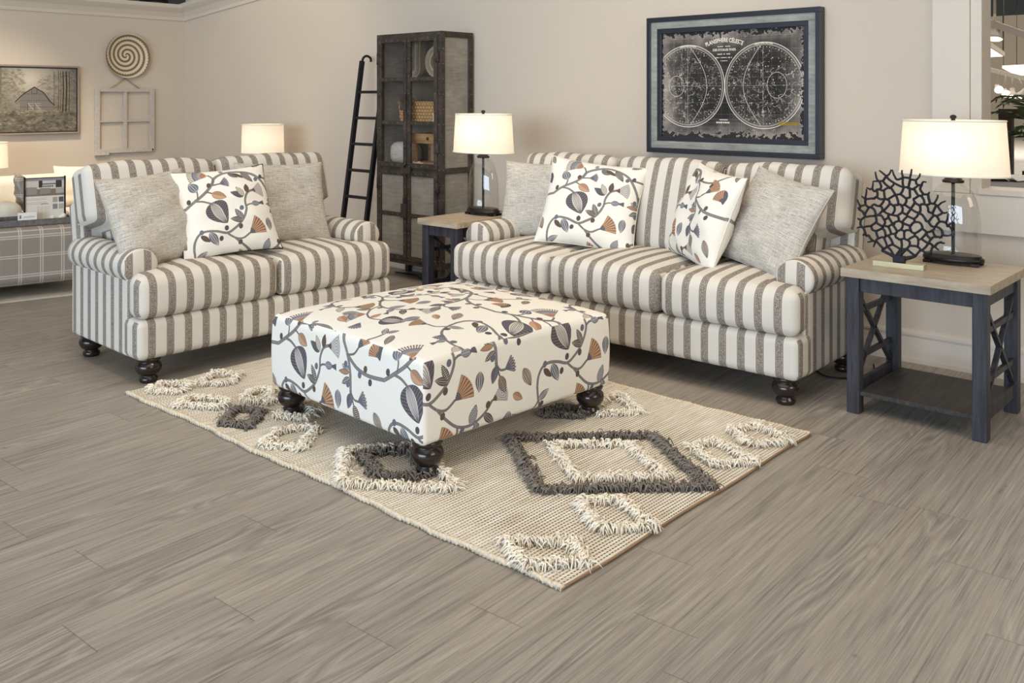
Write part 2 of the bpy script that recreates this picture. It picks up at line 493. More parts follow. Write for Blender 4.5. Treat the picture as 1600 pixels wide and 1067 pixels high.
    fan(800, 918, -33, 190); fan(1300, 402, -62, 180); fan(640, 1252, -40, 185); fan(95, 1190, 160, 150, 34, (150, 124, 104))
    bell(905, 455, -8, 165); bell(1170, 1000, -20, 165)
    tulip(1300, 795, -18, 120); tulip(580, 342, -12, 105); tulip(330, 1240, 60, 105)
    bud(878, 605, -4, 150); bud(1000, 1122, 60, 140); bud(420, 1295, 95, 130)
    leaf(340, 395, -118, 125, 52, SL, 'vein'); leaf(485, 440, 28, 150, 47, RU, 'half', (214, 176, 140))
    leaf(795, 520, 205, 145, 34, CH, 'vein', SL); leaf(800, 515, -118, 130, 32, TA, 'chev'); leaf(845, 480, -82, 110, 30, BR)
    leaf(745, 770, 195, 130, 32, CH, 'vein', TA); leaf(745, 760, -116, 135, 30, CH, 'dash'); 
    leaf(700, 215, 30, 120, 32, CH, 'dash', TA); leaf(740, 210, 25, 165, 24, BR); leaf(860, 200, 52, 175, 38, GR, 'vein', CH)
    leaf(380, 860, 62, 165, 44, SL, 'vein'); leaf(285, 880, 40, 120, 26, BR)
    leaf(1420, 60, -60, 100, 26, CH, 'stripe'); leaf(1415, 80, -130, 110, 28, SL, 'vein')
    leaf(1215, 755, 110, 130, 36, SL, 'half', BR); leaf(1248, 835, 66, 150, 40, BR, 'dash', (200, 190, 180))
    leaf(1200, 590, 200, 105, 30, SL, 'vein'); leaf(1205, 640, 150, 120, 26, CH, 'dash'); leaf(1195, 600, 175, 135, 22, RU)
    leaf(960, 1130, -70, 150, 40, SL, 'stripe', (200, 196, 196)); leaf(1090, 1080, 40, 140, 32, CH, 'vein', TA)
    leaf(1040, 1370, -95, 120, 30, RU, 'half', (214, 176, 140)); leaf(850, 1220, 150, 130, 32, CH, 'dash')
    leaf(235, 1110, -30, 130, 30, SL, 'vein'); leaf(540, 1300, 40, 150, 36, TA, 'chev'); leaf(60, 830, 60, 170, 44, TA, 'vein', CH)
    leaf(1350, 1120, 100, 170, 46, SL, 'vein'); leaf(1390, 1000, 30, 120, 32, RU, 'half', (214, 176, 140)); leaf(80, 300, 70, 150, 40, CH, 'stripe', SL)
    fan(130, 420, 210, 140, 34); leaf(1050, 760, 95, 150, 42, SL, 'vein'); leaf(60, 60, 60, 150, 36, BR, 'dash', PALE)
    leaf(760, 20, 20, 160, 38, RU, 'half', (214, 176, 140)); tulip(1050, 30, 70, 110); leaf(700, 1400, -30, 150, 40, SL, 'vein')
    for x, y, k in ((470, 345, BR), (640, 175, GR), (735, 235, SL), (1080, 275, CH), (1010, 305, SL), (230, 500, CH), (755, 640, SL), (560, 835, CH), (495, 935, CH), (715, 830, BR),
                    (1150, 545, SL), (1180, 690, SL), (300, 845, SL), (690, 1000, BR), (880, 1150, SL), (1130, 1020, BR), (270, 1150, CH), (480, 1270, SL), (1330, 590, SL), (1400, 535, BR), (20, 620, CH), (1290, 300, CH)):
        dot(x, y, 22, k)
    return c.a

def planisphere_texture():
    W, Hh = 1080, 740
    rng = np.random.default_rng(4)
    c = Canvas(W, Hh, (52, 47, 45))
    def vnoise(sx, sy):
        g = rng.random((sy + 2, sx + 2)).astype(np.float32)
        y = np.linspace(0, sy, Hh, endpoint=False); x = np.linspace(0, sx, W, endpoint=False)
        yi, xi = y.astype(int), x.astype(int); fy, fx = (y - yi)[:, None], (x - xi)[None]
        fy, fx = fy * fy * (3 - 2 * fy), fx * fx * (3 - 2 * fx)
        a = g[np.ix_(yi, xi)]; b = g[np.ix_(yi, xi + 1)]; d = g[np.ix_(yi + 1, xi)]; e = g[np.ix_(yi + 1, xi + 1)]
        return (a * (1 - fx) + b * fx) * (1 - fy) + (d * (1 - fx) + e * fx) * fy
    big = vnoise(5, 4) * .5 + vnoise(11, 9) * .3 + vnoise(30, 24) * .2
    cloth = rng.random(W)[None] * .5 + rng.random(Hh)[:, None] * .5
    X, Y = np.meshgrid(np.arange(W), np.arange(Hh))
    edge = np.minimum.reduce([X * .8, (W - X) * .9, Y * 1.0, (Hh - Y) * .8]) / 200.0
    e = np.clip(1 - edge + (big - .5) * .9, 0, 1) ** 2
    val = .15 + .10 * (big - .5) + .10 * (cloth - .5) * 1.2 + e * .36
    col = np.stack([val * 1.05, val * .98, val * .93], -1)
    c.a = col.astype(np.float32)
    for _ in range(26):
        x = rng.integers(20, W - 20); c.line([(x, 0), (x + rng.integers(-3, 4), Hh)], 2.4, (150, 142, 134), False, .4)
        y = rng.integers(20, Hh - 20); c.line([(0, y), (W, y)], 2.2, (150, 142, 134), False, .38)
    INK = (226, 218, 206)
    for cx in (212, 790):
        for r, w in ((288, 5.0), (276, 2.0), (270, 2.0)):
            c.line([(cx + r * math.cos(a * math.pi / 60), 380 + r * math.sin(a * math.pi / 60)) for a in range(121)], w, INK, False)
        c.line([(cx + 95 + 70 * math.cos(a * math.pi / 30), 380 + 85 * math.sin(a * math.pi / 30)) if cx > 500 else (cx - 95 + 62 * math.cos(a * math.pi / 30), 380 + 72 * math.sin(a * math.pi / 30)) for a in range(61)], 2.6, INK, False)
        sgn = -1 if cx > 500 else 1
        c.line([(cx + sgn * (20 + 130 * math.sin(a * math.pi / 24)), 110 + 540 * a / 24) for a in range(25)], 3.0, INK, False)
        c.line([(cx - 4, 125), (cx - 4, 635)], 2, INK, False, .6); c.line([(cx - 260, 380), (cx + 260, 380)], 2, INK, False, .6)
        for k in range(72):
            a = k * math.pi / 36; c.dot(cx + 257 * math.cos(a), 380 + 257 * math.sin(a), rng.uniform(1.5, 4), INK)
        for _ in range(230):
            a, r = rng.uniform(0, 6.283), 250 * rng.random() ** .6
            x, y = cx + r * math.cos(a), 380 + r * math.sin(a)
            pts = [(x, y)]
            for _k in range(rng.integers(2, 5)):
                x += rng.normal(0, 13); y += rng.normal(0, 13); pts.append((x, y))
            c.line(pts, rng.uniform(1.3, 2.6), INK, True, rng.uniform(.2, .62))
        for _ in range(90):
            a, r = rng.uniform(0, 6.283), 250 * rng.random() ** .5
            c.dot(cx + r * math.cos(a), 380 + r * math.sin(a), rng.uniform(1.5, 3.6), INK)
    X, Y = np.meshgrid(np.arange(W), np.arange(Hh))
    fine = vnoise(60, 44) * .6 + vnoise(130, 96) * .4
    dist = np.minimum.reduce([X * 2.2, (W - 1 - X) * .95, Y * .75, (Hh - 1 - Y) * .62]) / 26.0
    band = dist + (fine - .5) * 2.6 - .25 * (big - .3)
    c.a = np.where((band < .55)[..., None], np.array((44, 40, 38), np.float32) / 255, c.a)
    c.a = np.where(((band > .55) & (band < .82))[..., None], c.a * .5 + np.array((178, 170, 160), np.float32) / 255 * .5, c.a)
    g = c.grid(895, 620, 1040, 644); X, Y, ix = g; c.paint(ix, np.full(X.shape, .6, np.float32), (150, 126, 28))
    return c.a

def barn_texture():
    W, Hh = 640, 600
    rng = np.random.default_rng(9)
    c = Canvas(W, Hh, (178, 170, 156))
    X, Y = np.meshgrid(np.arange(W), np.arange(Hh))
    sky = np.clip(1 - np.hypot((X - 230) / 420, (Y - 110) / 330), 0, 1)[..., None]
    c.a = c.a * (.72 + .42 * sky)
    def dabs(n, xr, yr, cols, r0, r1, al):
        for _ in range(n):
            x, y = rng.uniform(*xr), rng.uniform(*yr); k = cols[rng.integers(len(cols))]
            g = c.local(x, y, rng.uniform(-25, 25), r1 * 1.4)
            if g is None: continue
            lx, ly, ix = g; r = rng.uniform(r0, r1)
            c.paint(ix, np.clip(1 - np.hypot(lx / r, ly / (r * .55)), 0, 1) * al, k)
    dabs(420, (300, 640), (60, 420), [(150, 138, 120), (128, 118, 102), (168, 158, 142)], 8, 28, .6)
    dabs(420, (-10, 190), (10, 420), [(120, 112, 96), (142, 132, 114), (164, 154, 136)], 8, 26, .6)
    dabs(520, (0, 640), (400, 600), [(104, 98, 80), (130, 122, 100), (86, 82, 70), (168, 158, 136)], 8, 30, .65)
    for x, w in ((520, 9), (548, 11), (480, 4), (575, 5), (498, 3), (440, 3)):
        c.line([(x, 30), (x + 4, 200), (x - 2, 410)], w, (74, 66, 56), True, .9)
    for _ in range(90):
        x = rng.uniform(430, 640); y = rng.uniform(20, 230); c.line([(x, y), (x + rng.normal(0, 22), y - rng.uniform(5, 30))], 2, (88, 78, 66), False, .7)
    barn = [(150, 405), (148, 300), (186, 240), (272, 180), (352, 232), (410, 320), (440, 345), (440, 400)]
    g = c.grid(90, 170, 460, 420); X, Y, ix = g
    m = np.zeros(X.shape, bool); n = len(barn)
    for i in range(n):
        (x1, y1), (x2, y2) = barn[i], barn[(i + 1) % n]
        if y1 != y2: m ^= ((Y < y1) != (Y < y2)) & (X < (x2 - x1) * (Y - y1) / (y2 - y1) + x1)
    c.paint(ix, m.astype(np.float32), (140, 134, 128))
    c.paint(ix, (m & (np.mod(X, 13) < 3)).astype(np.float32) * .7, (104, 98, 94))
    c.paint(ix, (m & (np.mod(Y, 61) < 4)).astype(np.float32) * .6, (92, 86, 82))
    c.line([(112, 318), (186, 240), (272, 180), (352, 232), (410, 320), (448, 350)], 8, (66, 60, 56), False)
    for x0 in (216, 275):
        for k in range(4):
            c.line([(x0, 335 + k * 21), (x0 + 50, 335 + k * 21)], 5, (176, 168, 158), False)
        c.line([(x0, 330), (x0, 400)], 4, (84, 78, 74), False); c.line([(x0, 332), (x0 + 50, 396)], 4, (190, 182, 172), False)
    c.line([(250, 200), (250, 240), (295, 240), (295, 200)], 4, (98, 92, 88), False)
    dabs(120, (120, 470), (396, 440), [(150, 138, 112), (110, 102, 84), (176, 162, 130)], 8, 24, .7)
    g_ = c.a.mean(-1, keepdims=True)
    return (g_ * .25 + c.a * .75 - .5) * 1.12 + .42

def sign_texture():
    W, Hh = 320, 400; c = Canvas(W, Hh, (222, 214, 200)); rng = np.random.default_rng(2)
    def rect(x0, y0, x1, y1, col):
        X, Y, ix = c.grid(x0, y0, x1, y1); c.paint(ix, np.ones(X.shape, np.float32), col)
    rect(0, 0, 320, 22, (140, 138, 140)); rect(0, 22, 320, 100, (206, 196, 182)); rect(110, 22, 140, 85, (64, 56, 52)); rect(250, 22, 300, 90, (70, 60, 58))
    rect(150, 24, 240, 50, (200, 196, 190)); rect(135, 50, 250, 58, (44, 40, 38)); rect(0, 100, 320, 165, (132, 114, 100))
    rect(5, 80, 95, 150, (150, 142, 134)); rect(120, 92, 205, 145, (146, 138, 130)); rect(250, 95, 318, 145, (172, 168, 162)); rect(140, 66, 235, 84, (208, 202, 194))
    for k in range(5): c.dot(150 + k * 18, 75, 8, (96, 92, 94))
    for x, y, k in ((225, 180, (168, 160, 148)), (275, 180, (92, 88, 92)), (225, 245, (138, 134, 136)), (275, 245, (176, 168, 156))): rect(x, y, x + 40, y + 48, k)
    for y in (190, 202, 225, 238): c.line([(10, y), (170, y - 4)], 3, (150, 142, 130), False, .8)
    for y in range(265, 380, 9): c.line([(95, y), (200, y)], 2, (184, 168, 138), False, .8)
    for x in (105, 135, 165): c.line([(x, 265), (x, 380)], 2, (190, 172, 140), False, .8)
    c.line([(130, 245), (150, 238), (185, 240)], 9, (150, 148, 150))
    return c.a

# ------------------------------------------------------------------ materials
M = {}
M['stripe'] = stripes_mat()
M['floral'] = image_tex_mat('floral_vine_fabric', floral_texture(), 0.70)
M['planis'] = image_tex_mat('star_chart_print', planisphere_texture(), 1.0, 0.7, 0.1, False)
M['barn'] = image_tex_mat('barn_landscape_print', barn_texture(), 1.0, 0.75, 0.2, False)
M['sign'] = image_tex_mat('price_sign_print', sign_texture(), 1.0, 0.5, 0.3, False)

def slub_mat():
    t = NT('slubby_grey_linen'); uv = t.coord('UV')
    a = t.noise(t.scale(uv, (16, 210, 1)), 1.0, 3, .6); b = t.noise(t.scale(uv, (210, 20, 1)), 1.0, 3, .6)
    w1 = t.noise(t.scale(uv, (60, 520, 1)), 1.0, 2); w2 = t.noise(t.scale(uv, (520, 60, 1)), 1.0, 2)
    f = t.math('ADD', t.math('MULTIPLY', a, .42), t.math('ADD', t.math('MULTIPLY', b, .22), t.math('MULTIPLY', t.math('ADD', w1, w2), .18)))
    col = t.ramp(f, [(.37, lin((116, 112, 110))), (.44, lin((168, 162, 153))), (.53, lin((198, 191, 180))), (.66, lin((222, 215, 203)))])
    return t.bsdf(col, .95, 0, .1, f, .5, .0015)
M['slub'] = slub_mat()
M['welt'] = plain('tan_welt', (186, 172, 152), .9)
M['cream_welt'] = plain('cream_welt', (226, 219, 206), .9)

def floor_mat():
    t = NT('grey_oak_planks'); o = t.coord('Object')
    mp = t.n('ShaderNodeMapping'); t.l(o, mp.inputs[0]); mp.inputs['Rotation'].default_value = (0, 0, R(87.2))
    x, y, _ = t.sep(mp.outputs[0])                       # x along planks, y across
    PW, PL = 0.178, 1.22
    row = t.math('FLOOR', t.math('DIVIDE', y, PW))
    wn = t.n('ShaderNodeTexWhiteNoise', noise_dimensions='1D'); t.l(row, wn.inputs['W'])
    xs = t.math('ADD', t.math('DIVIDE', x, PL), wn.outputs[0])
    colm = t.math('FLOOR', xs)
    wn2 = t.n('ShaderNodeTexWhiteNoise', noise_dimensions='2D'); t.l(t.comb(row, colm), wn2.inputs['Vector'])
    rnd = wn2.outputs[0]
    fy = t.math('FRACT', t.math('DIVIDE', y, PW)); fx = t.math('FRACT', xs)
    gy = t.math('LESS_THAN', fy, 0.010); gx = t.math('LESS_THAN', fx, 0.0022)
    gap = t.math('MAXIMUM', t.math('MULTIPLY', gy, .55), gx)
    sh = t.math('MULTIPLY', rnd, 37.0)
    v = t.comb(t.math('ADD', x, sh), t.math('ADD', y, sh), sh)
    # cathedral rings: long soft warped bands across the plank
    warp = t.noise(t.scale(v, (.62, 5.2, 1)), 1.0, 2, .4)
    ring = t.math('FRACT', t.math('MULTIPLY', warp, 24.0))
    ring = t.math('ABSOLUTE', t.math('SUBTRACT', ring, .5))
    ringm = t.math('MULTIPLY', t.math('SUBTRACT', .22, ring), 4.0, clamp=True)
    zone = t.ramp(t.noise(t.scale(v, (.9, 6.0, 1)), 1.0, 2), [(.47, (0, 0, 0)), (.62, (1, 1, 1))])
    grain = t.noise(t.scale(v, (2.2, 80, 1)), 1.0, 4, .65)
    fine = t.noise(t.scale(v, (4, 300, 1)), 1.0, 3, .6)
    cloud = t.noise(t.scale(v, (1.6, 7, 1)), 1.0, 3)
    knot = t.ramp(t.noise(t.scale(v, (7, 16, 1)), 1.0, 2), [(.735, (0, 0, 0)), (.79, (1, 1, 1))])
    g = t.math('ADD', t.math('MULTIPLY', grain, .55), t.math('MULTIPLY', fine, .45))
    base = t.ramp(g, [(.34, lin((118, 111, 103))), (.45, lin((156, 148, 138))), (.55, lin((172, 164, 153))), (.70, lin((192, 184, 172)))])
    base = t.mix(t.math('MULTIPLY', t.math('SUBTRACT', cloud, .35), .9, clamp=True), t.mix(1.0, base, (.80, .79, .78, 1), 'MULTIPLY'), base)
    base = t.mix(t.math('MULTIPLY', t.math('MULTIPLY', ringm, zone), .50), base, lin((104, 97, 90)))
    base = t.mix(t.math('MULTIPLY', t.math('MULTIPLY', t.math('SUBTRACT', ring, .33), 6.0, clamp=True), t.math('MULTIPLY', zone, .30)), base, lin((192, 186, 176)))
    base = t.mix(t.math('MULTIPLY', knot, .55), base, lin((92, 82, 72)))
    tone = t.mix(rnd, (.93, .925, .92, 1), (1.03, 1.02, 1.01, 1))
    base = t.mix(1.0, base, tone, 'MULTIPLY')
    base = t.mix(t.math('MULTIPLY', gap, .6), base, lin((88, 78, 68)))
    hgt = t.math('SUBTRACT', t.math('MULTIPLY', g, .5), t.math('MULTIPLY', gap, 1.0))
    rough = t.math('ADD', .40, t.math('MULTIPLY', grain, .2))
    return t.bsdf(base, rough, 0, .35, hgt, .18, .002)
M['floor'] = floor_mat()

def wall_mat(name, c):
    t = NT(name); o = t.coord('Object'); nz = t.noise(o, 60, 4); big = t.noise(o, 1.2, 2)
    lc = lin(c)
    col = t.mix(big, tuple(v * .97 for v in lc[:3]) + (1,), lc)
    return t.bsdf(col, .85, 0, .2, nz, .06, .002)
M['wall'] = wall_mat('greige_wall_paint', (200, 188, 173))
M['trim'] = plain('white_trim_paint', (206, 196, 183), .55, 0, .35, .02)
M['ceil'] = plain('exposed_ceiling_dark', (70, 66, 58), .9)
M['hall'] = wall_mat('grey_hall_wall', (128, 120, 106))
M['black_wood'] = None
def dark_wood(name, c0, c1, axis=(3, 90, 3)):
    t = NT(name); o = t.coord('Object')
    g = t.noise(t.scale(o, axis), 1.0, 4, .65)
    col = t.ramp(g, [(.35, lin(c0)), (.68, lin(c1))])
    return t.bsdf(col, .5, 0, .35, g, .25, .001)
M['black_wood'] = dark_wood('charcoal_stained_wood', (40, 39, 43), (66, 65, 72), (45, 45, 4))
M['black_shelf'] = dark_wood('charcoal_stained_shelf', (44, 40, 38), (72, 66, 63), (70, 5, 30))
M['oak_top'] = dark_wood('weathered_oak_top', (150, 134, 114), (186, 170, 148), (5, 60, 30))
M['leg'] = plain('espresso_turned_wood', (38, 28, 24), .22, 0, .6, .15)
M['black_metal'] = plain('black_iron', (32, 32, 36), .45, .4, .5, .1)
M['bronze'] = plain('dark_bronze', (44, 39, 37), .35, .6, .5, .1)
def rusty():
    t = NT('rusted_iron_frame'); o = t.coord('Object'); n1 = t.noise(o, 14, 5, .7); n2 = t.noise(o, 90, 3)
    col = t.ramp(t.math('ADD', t.math('MULTIPLY', n1, .7), t.math('MULTIPLY', n2, .3)), [(.35, lin((52, 46, 42))), (.55, lin((78, 69, 62))), (.7, lin((100, 86, 74)))])
    return t.bsdf(col, .6, .35, .4, n2, .25, .002)
M['iron'] = rusty()
def zinc(name, a, b):
    t = NT(name); o = t.coord('Object'); n1 = t.noise(o, 5, 5, .65); n2 = t.noise(t.scale(o, (3, 3, 22)), 3, 3)
    col = t.ramp(t.math('ADD', t.math('MULTIPLY', n1, .6), t.math('MULTIPLY', n2, .4)), [(.34, lin(a)), (.66, lin(b))])
    return t.bsdf(col, .6, .08, .35)
M['zinc'] = zinc('grey_sheet_metal', (126, 120, 110), (164, 158, 147))
M['rivet'] = plain('worn_rivet', (118, 109, 99), .5, .2)
M['dark_in'] = plain('cabinet_interior_brown', (116, 101, 84), .7)
def pane(name, tint=(1, 1, 1), gl=.03):
    t = NT(name)
    tr = t.n('ShaderNodeBsdfTransparent'); tr.inputs[0].default_value = (*tint, 1)
    g = t.n('ShaderNodeBsdfGlossy'); g.inputs['Roughness'].default_value = .04; g.inputs[0].default_value = (1, 1, 1, 1)
    lw = t.n('ShaderNodeLayerWeight'); lw.inputs[0].default_value = .5
    f = t.math('ADD', t.math('MULTIPLY', t.math('POWER', lw.outputs[1], 3.5), .5), gl, clamp=True)
    mx = t.n('ShaderNodeMixShader'); t.l(f, mx.inputs[0]); t.l(tr.outputs[0], mx.inputs[1]); t.l(g.outputs[0], mx.inputs[2])
    t.l(mx.outputs[0], t.out.inputs[0]); return t.m
M['glass'] = pane('clear_pane')
M['seeded'] = pane('seeded_lamp_glass', (.93, .93, .915), .06)
def shade_mat(name, warm, es):
    t = NT(name); o = t.coord('Object'); nz = t.noise(o, 400, 2)
    d = t.n('ShaderNodeBsdfDiffuse'); d.inputs[0].default_value = lin((236, 228, 214))
    tl = t.n('ShaderNodeBsdfTranslucent'); tl.inputs[0].default_value = lin((255, 247, 234))
    mx = t.n('ShaderNodeMixShader'); mx.inputs[0].default_value = .5
    t.l(d.outputs[0], mx.inputs[1]); t.l(tl.outputs[0], mx.inputs[2])
    em = t.n('ShaderNodeEmission'); em.inputs[0].default_value = (*warm, 1); em.inputs[1].default_value = es
    ad = t.n('ShaderNodeAddShader'); t.l(mx.outputs[0], ad.inputs[0]); t.l(em.outputs[0], ad.inputs[1])
    t.l(ad.outputs[0], t.out.inputs[0]); return t.m
M['shade'] = shade_mat('lit_linen_shade', (1.0, .88, .72), .10)
M['shade_trim'] = plain('shade_trim_tape', (236, 228, 212), .9)
def emis(name, c, s):
    t = NT(name); e = t.n('ShaderNodeEmission'); e.inputs[0].default_value = (*c, 1); e.inputs[1].default_value = s
    t.l(e.outputs[0], t.out.inputs[0]); return t.m
M['bulb'] = emis('lit_bulb', (1, .82, .58), 12)
M['troffer'] = emis('lit_diffuser', (1, 1, 1), 3.0)
M['white_fab'] = plain('ivory_slipcover', (226, 216, 198), .95, 0, .1, .04)
def plaid():
    t = NT('taupe_windowpane_plaid'); uv = t.coord('UV'); u, v, _ = t.sep(uv)
    def lines(x, per):
        f = t.math('FRACT', t.math('DIVIDE', x, per)); a = t.math('LESS_THAN', f, .05)
        f2 = t.math('FRACT', t.math('ADD', t.math('DIVIDE', x, per), .89)); return t.math('MAXIMUM', a, t.math('LESS_THAN', f2, .05))
    L = t.math('MAXIMUM', lines(u, .125), lines(v, .125)); nz = t.noise(t.scale(uv, (300, 300, 1)), 1.0, 2)
    base = t.mix(nz, lin((138, 128, 117)), lin((160, 150, 138)))
    return t.bsdf(t.mix(t.math('MULTIPLY', L, .8), base, lin((208, 200, 187))), .95, 0, .1, nz, .2, .001)
M['plaid'] = plaid()
def rugbase():
    t = NT('jute_flatweave'); o = t.coord('Object'); x, y, _ = t.sep(o)
    wob = t.math('MULTIPLY', t.math('SUBTRACT', t.noise(t.scale(o, (9, 3, 1)), 1.0, 2), .5), .006)
    xr = t.math('DIVIDE', t.math('ADD', x, wob), .0135); row = t.math('FLOOR', xr); fr = t.math('FRACT', xr)
    wn = t.n('ShaderNodeTexWhiteNoise', noise_dimensions='1D'); t.l(row, wn.inputs['W'])
    yd = t.math('FRACT', t.math('ADD', t.math('DIVIDE', y, .0135), wn.outputs[0]))
    dash = t.math('MULTIPLY', t.math('LESS_THAN', fr, .36), t.math('LESS_THAN', yd, .62))
    n1 = t.noise(t.scale(o, (75, 6, 1)), 1.0, 3, .6); n2 = t.noise(o, 160, 3)
    patch = t.noise(t.scale(o, (1.3, 2.2, 1)), 1.0, 2)
    strength = t.ramp(patch, [(.36, (.35, .35, .35)), (.56, (1, 1, 1))])
    cord = t.ramp(t.math('ADD', t.math('MULTIPLY', n1, .65), t.math('MULTIPLY', n2, .35)), [(.36, lin((206, 192, 168))), (.5, lin((228, 218, 200))), (.66, lin((243, 237, 225)))])
    col = t.mix(t.math('MULTIPLY', dash, t.math('MULTIPLY', strength, .9)), cord, lin((78, 72, 66)))
    slub = t.ramp(t.noise(t.scale(o, (50, 16, 1)), 1.0, 2), [(.72, (0, 0, 0)), (.76, (1, 1, 1))])
    col = t.mix(t.math('MULTIPLY', slub, .7), col, lin((110, 98, 84)))
    prof = t.math('SINE', t.math('MULTIPLY', fr, math.pi))
    h = t.math('ADD', prof, t.math('MULTIPLY', n2, .5))
    return t.bsdf(col, .95, 0, .1, h, .9, .004)
M['rug'] = rugbase()
M['tuft_white'] = plain('ivory_wool_pile', (238, 229, 212), .95, 0, .1, .10, 25)
M['tuft_grey'] = plain('charcoal_wool_pile', (126, 118, 110), .95, 0, .1, .25, 25)
M['rug_rope'] = plain('rug_selvedge_rope', (222, 208, 184), .95, 0, .1, .18, 60)
M['rug_bind'] = plain('rug_brown_binding', (150, 124, 100), .95, 0, .1, .15, 60)
M['brass'] = plain('brushed_gold_base', (206, 196, 160), .25, .85, .5, .04)
M['coral'] = plain('black_cast_iron', (30, 31, 37), .55, .3, .4, .12)
M['frame_black'] = plain('navy_black_frame', (34, 36, 44), .35, 0, .5, .08)
M['frame_silver'] = zinc('antique_silver_leaf', (112, 114, 110), (162, 163, 157))
M['canvas_frame'] = plain('taupe_floater_frame', (150, 136, 122), .5, .2, .3)
M['chippy'] = plain('chipped_white_paint', (186, 178, 168), .85, 0, .2, .28, 45, .4)
M['rope'] = plain('jute_rope', (170, 140, 100), .9)
M['paper'] = plain('white_card', (236, 232, 226), .6, 0, .2, .02)
M['ink'] = plain('grey_ink', (120, 116, 116), .6)
M['ink_pale'] = plain('pale_ink', (232, 224, 210), .6)
M['cord'] = plain('black_cord', (24, 22, 22), .5)
M['wicker'] = None
def basketry(name, a, b, sx, sz):
    t = NT(name); o = t.coord('Object'); x, y, z = t.sep(o)
    row = t.math('FLOOR', t.math('MULTIPLY', z, sz)); ph = t.math('MULTIPLY', t.math('MODULO', row, 2.0), .5)
    fx = t.math('FRACT', t.math('ADD', t.math('MULTIPLY', t.math('ADD', x, y), sx), ph)); fz = t.math('FRACT', t.math('MULTIPLY', z, sz))
    h = t.math('MULTIPLY', t.math('SINE', t.math('MULTIPLY', fx, math.pi)), t.math('SINE', t.math('MULTIPLY', fz, math.pi)))
    nz = t.noise(o, 60, 3)
    col = t.mix(t.math('MULTIPLY', t.math('ADD', h, nz), .6, clamp=True), lin(a), lin(b))
    return t.bsdf(col, .85, 0, .2, h, .8, .006)
M['wicker'] = basketry('seagrass_weave', (92, 62, 32), (206, 164, 108), 34, 44)
M['crate'] = dark_wood('light_crate_wood', (128, 92, 58), (176, 136, 92), (6, 40, 40))
M['burlap'] = plain('burlap_letter', (178, 156, 122), .95, 0, .1, .15, 120)
M['pot'] = plain('brown_clay_pot', (92, 62, 44), .6)
M['palm'] = plain('palm_green', (62, 78, 44), .6, 0, .3, .25, 12)
M['brown_wood'] = dark_wood('dark_brown_wood', (52, 38, 30), (82, 60, 46), (4, 40, 40))
M['ceramic'] = plain('blush_ceramic', (206, 176, 156), .4)
M['grey_knit'] = plain('grey_knit_fabric', (142, 140, 138), .95, 0, .1, .25, 90, .5)

# ------------------------------------------------------------------ setting
WY = 4.755            # back wall plane
WX = -8.713           # left wall plane
f = me_obj('floor', [(-30, -9, 0), (14, -9, 0), (14, 38, 0), (-30, 38, 0)], [(0, 1, 2, 3)], M['floor']); struct(f)
struct(me_obj('ceiling', [(-75, -9, 5.6), (-75, 60, 5.6), (30, 60, 5.6), (30, -9, 5.6)], [(0, 1, 2, 3)], M['ceil']))
# back wall with the framed opening on its right
OX0, OX1, OZ0, OZ1 = -1.285, 1.05, 0.875, 2.85
wm = MB()
wm.span((WX, WY, 0), (OX0, WY + .14, 3.0)); wm.span((OX0, WY, 0), (OX1, WY + .14, OZ0))
wm.span((OX0, WY, OZ1), (OX1, WY + .14, 3.0)); wm.span((OX1, WY, 0), (4.5, WY + .14, 3.0))
struct(wm.build('wall_back', M['wall']))
lw = MB(); lw.span((WX - .14, -1.5, 0), (WX, WY + .14, 2.12)); struct(lw.build('wall_left', M['wall']))
# baseboards: tall board, quarter round, stepped cap
def baseboard(name, a, b, nrm):
    a, b, n = Vector(a), Vector(b), Vector(nrm); m = MB()
    for d, z0, z1 in ((.018, 0, .118), (.013, .118, .132), (.020, .132, .146), (.010, .146, .158), (.030, 0, .020)):
        p = (a + b) / 2 + n * d / 2; L = (b - a).length
        m.bar(a + n * d / 2 + Vector((0, 0, (z0 + z1) / 2)), b + n * d / 2 + Vector((0, 0, (z0 + z1) / 2)), d, z1 - z0)
    return struct(m.build(name, M['trim']))
baseboard('baseboard_back', (WX, WY, 0), (4.5, WY, 0), (0, -1, 0))
baseboard('baseboard_left', (WX, -1.5, 0), (WX, WY, 0), (1, 0, 0))
# crown moulding, the length along the back wall runs slightly uphill from the corner
CP = [(0, 0), (.012, 0), (.02, .03), (.05, .075), (.085, .105), (.10, .12), (.10, .155), (0, .155)]
def crown(name, pa, pb, nrm):
    m = MB(); n = Vector(nrm); vs = []; k = len(CP)
    for p in (Vector(pa), Vector(pb)):
        for d, h in CP: vs.append(p + n * d + Vector((0, 0, h)))
    fs = [(i, (i + 1) % k, k + (i + 1) % k, k + i) for i in range(k)] + [list(range(k))[::-1], list(range(k, 2 * k))]
    m.add(vs, fs); return struct(m.build(name, M['trim']))
crown('trim_1', (WX, -1.5, 2.085), (WX, WY, 2.085), (1, 0, 0))
crown('trim_2', (WX, WY, 2.088), (-6.4, WY, 2.295), (0, -1, 0))
crown('trim_3', (-6.4, WY, 2.295), (4.5, WY, 2.295), (0, -1, 0))
# casing round the opening
cs = MB()
cs.span((-1.507, WY - .0215, .851), (-1.336, WY, 2.98), .003)
cs.span((-1.335, WY - .012, .85), (OX0, WY + .14, 2.98), .002)
cs.span((-1.507, WY - .022, .665), (1.25, WY, .85), .003)
cs.span((-1.30, WY - .030, .85), (1.06, WY + .15, .878), .003)
cs.span((1.062, WY - .0215, .879), (1.25, WY, 2.98), .003)
struct(cs.build('window_1', M['trim']))

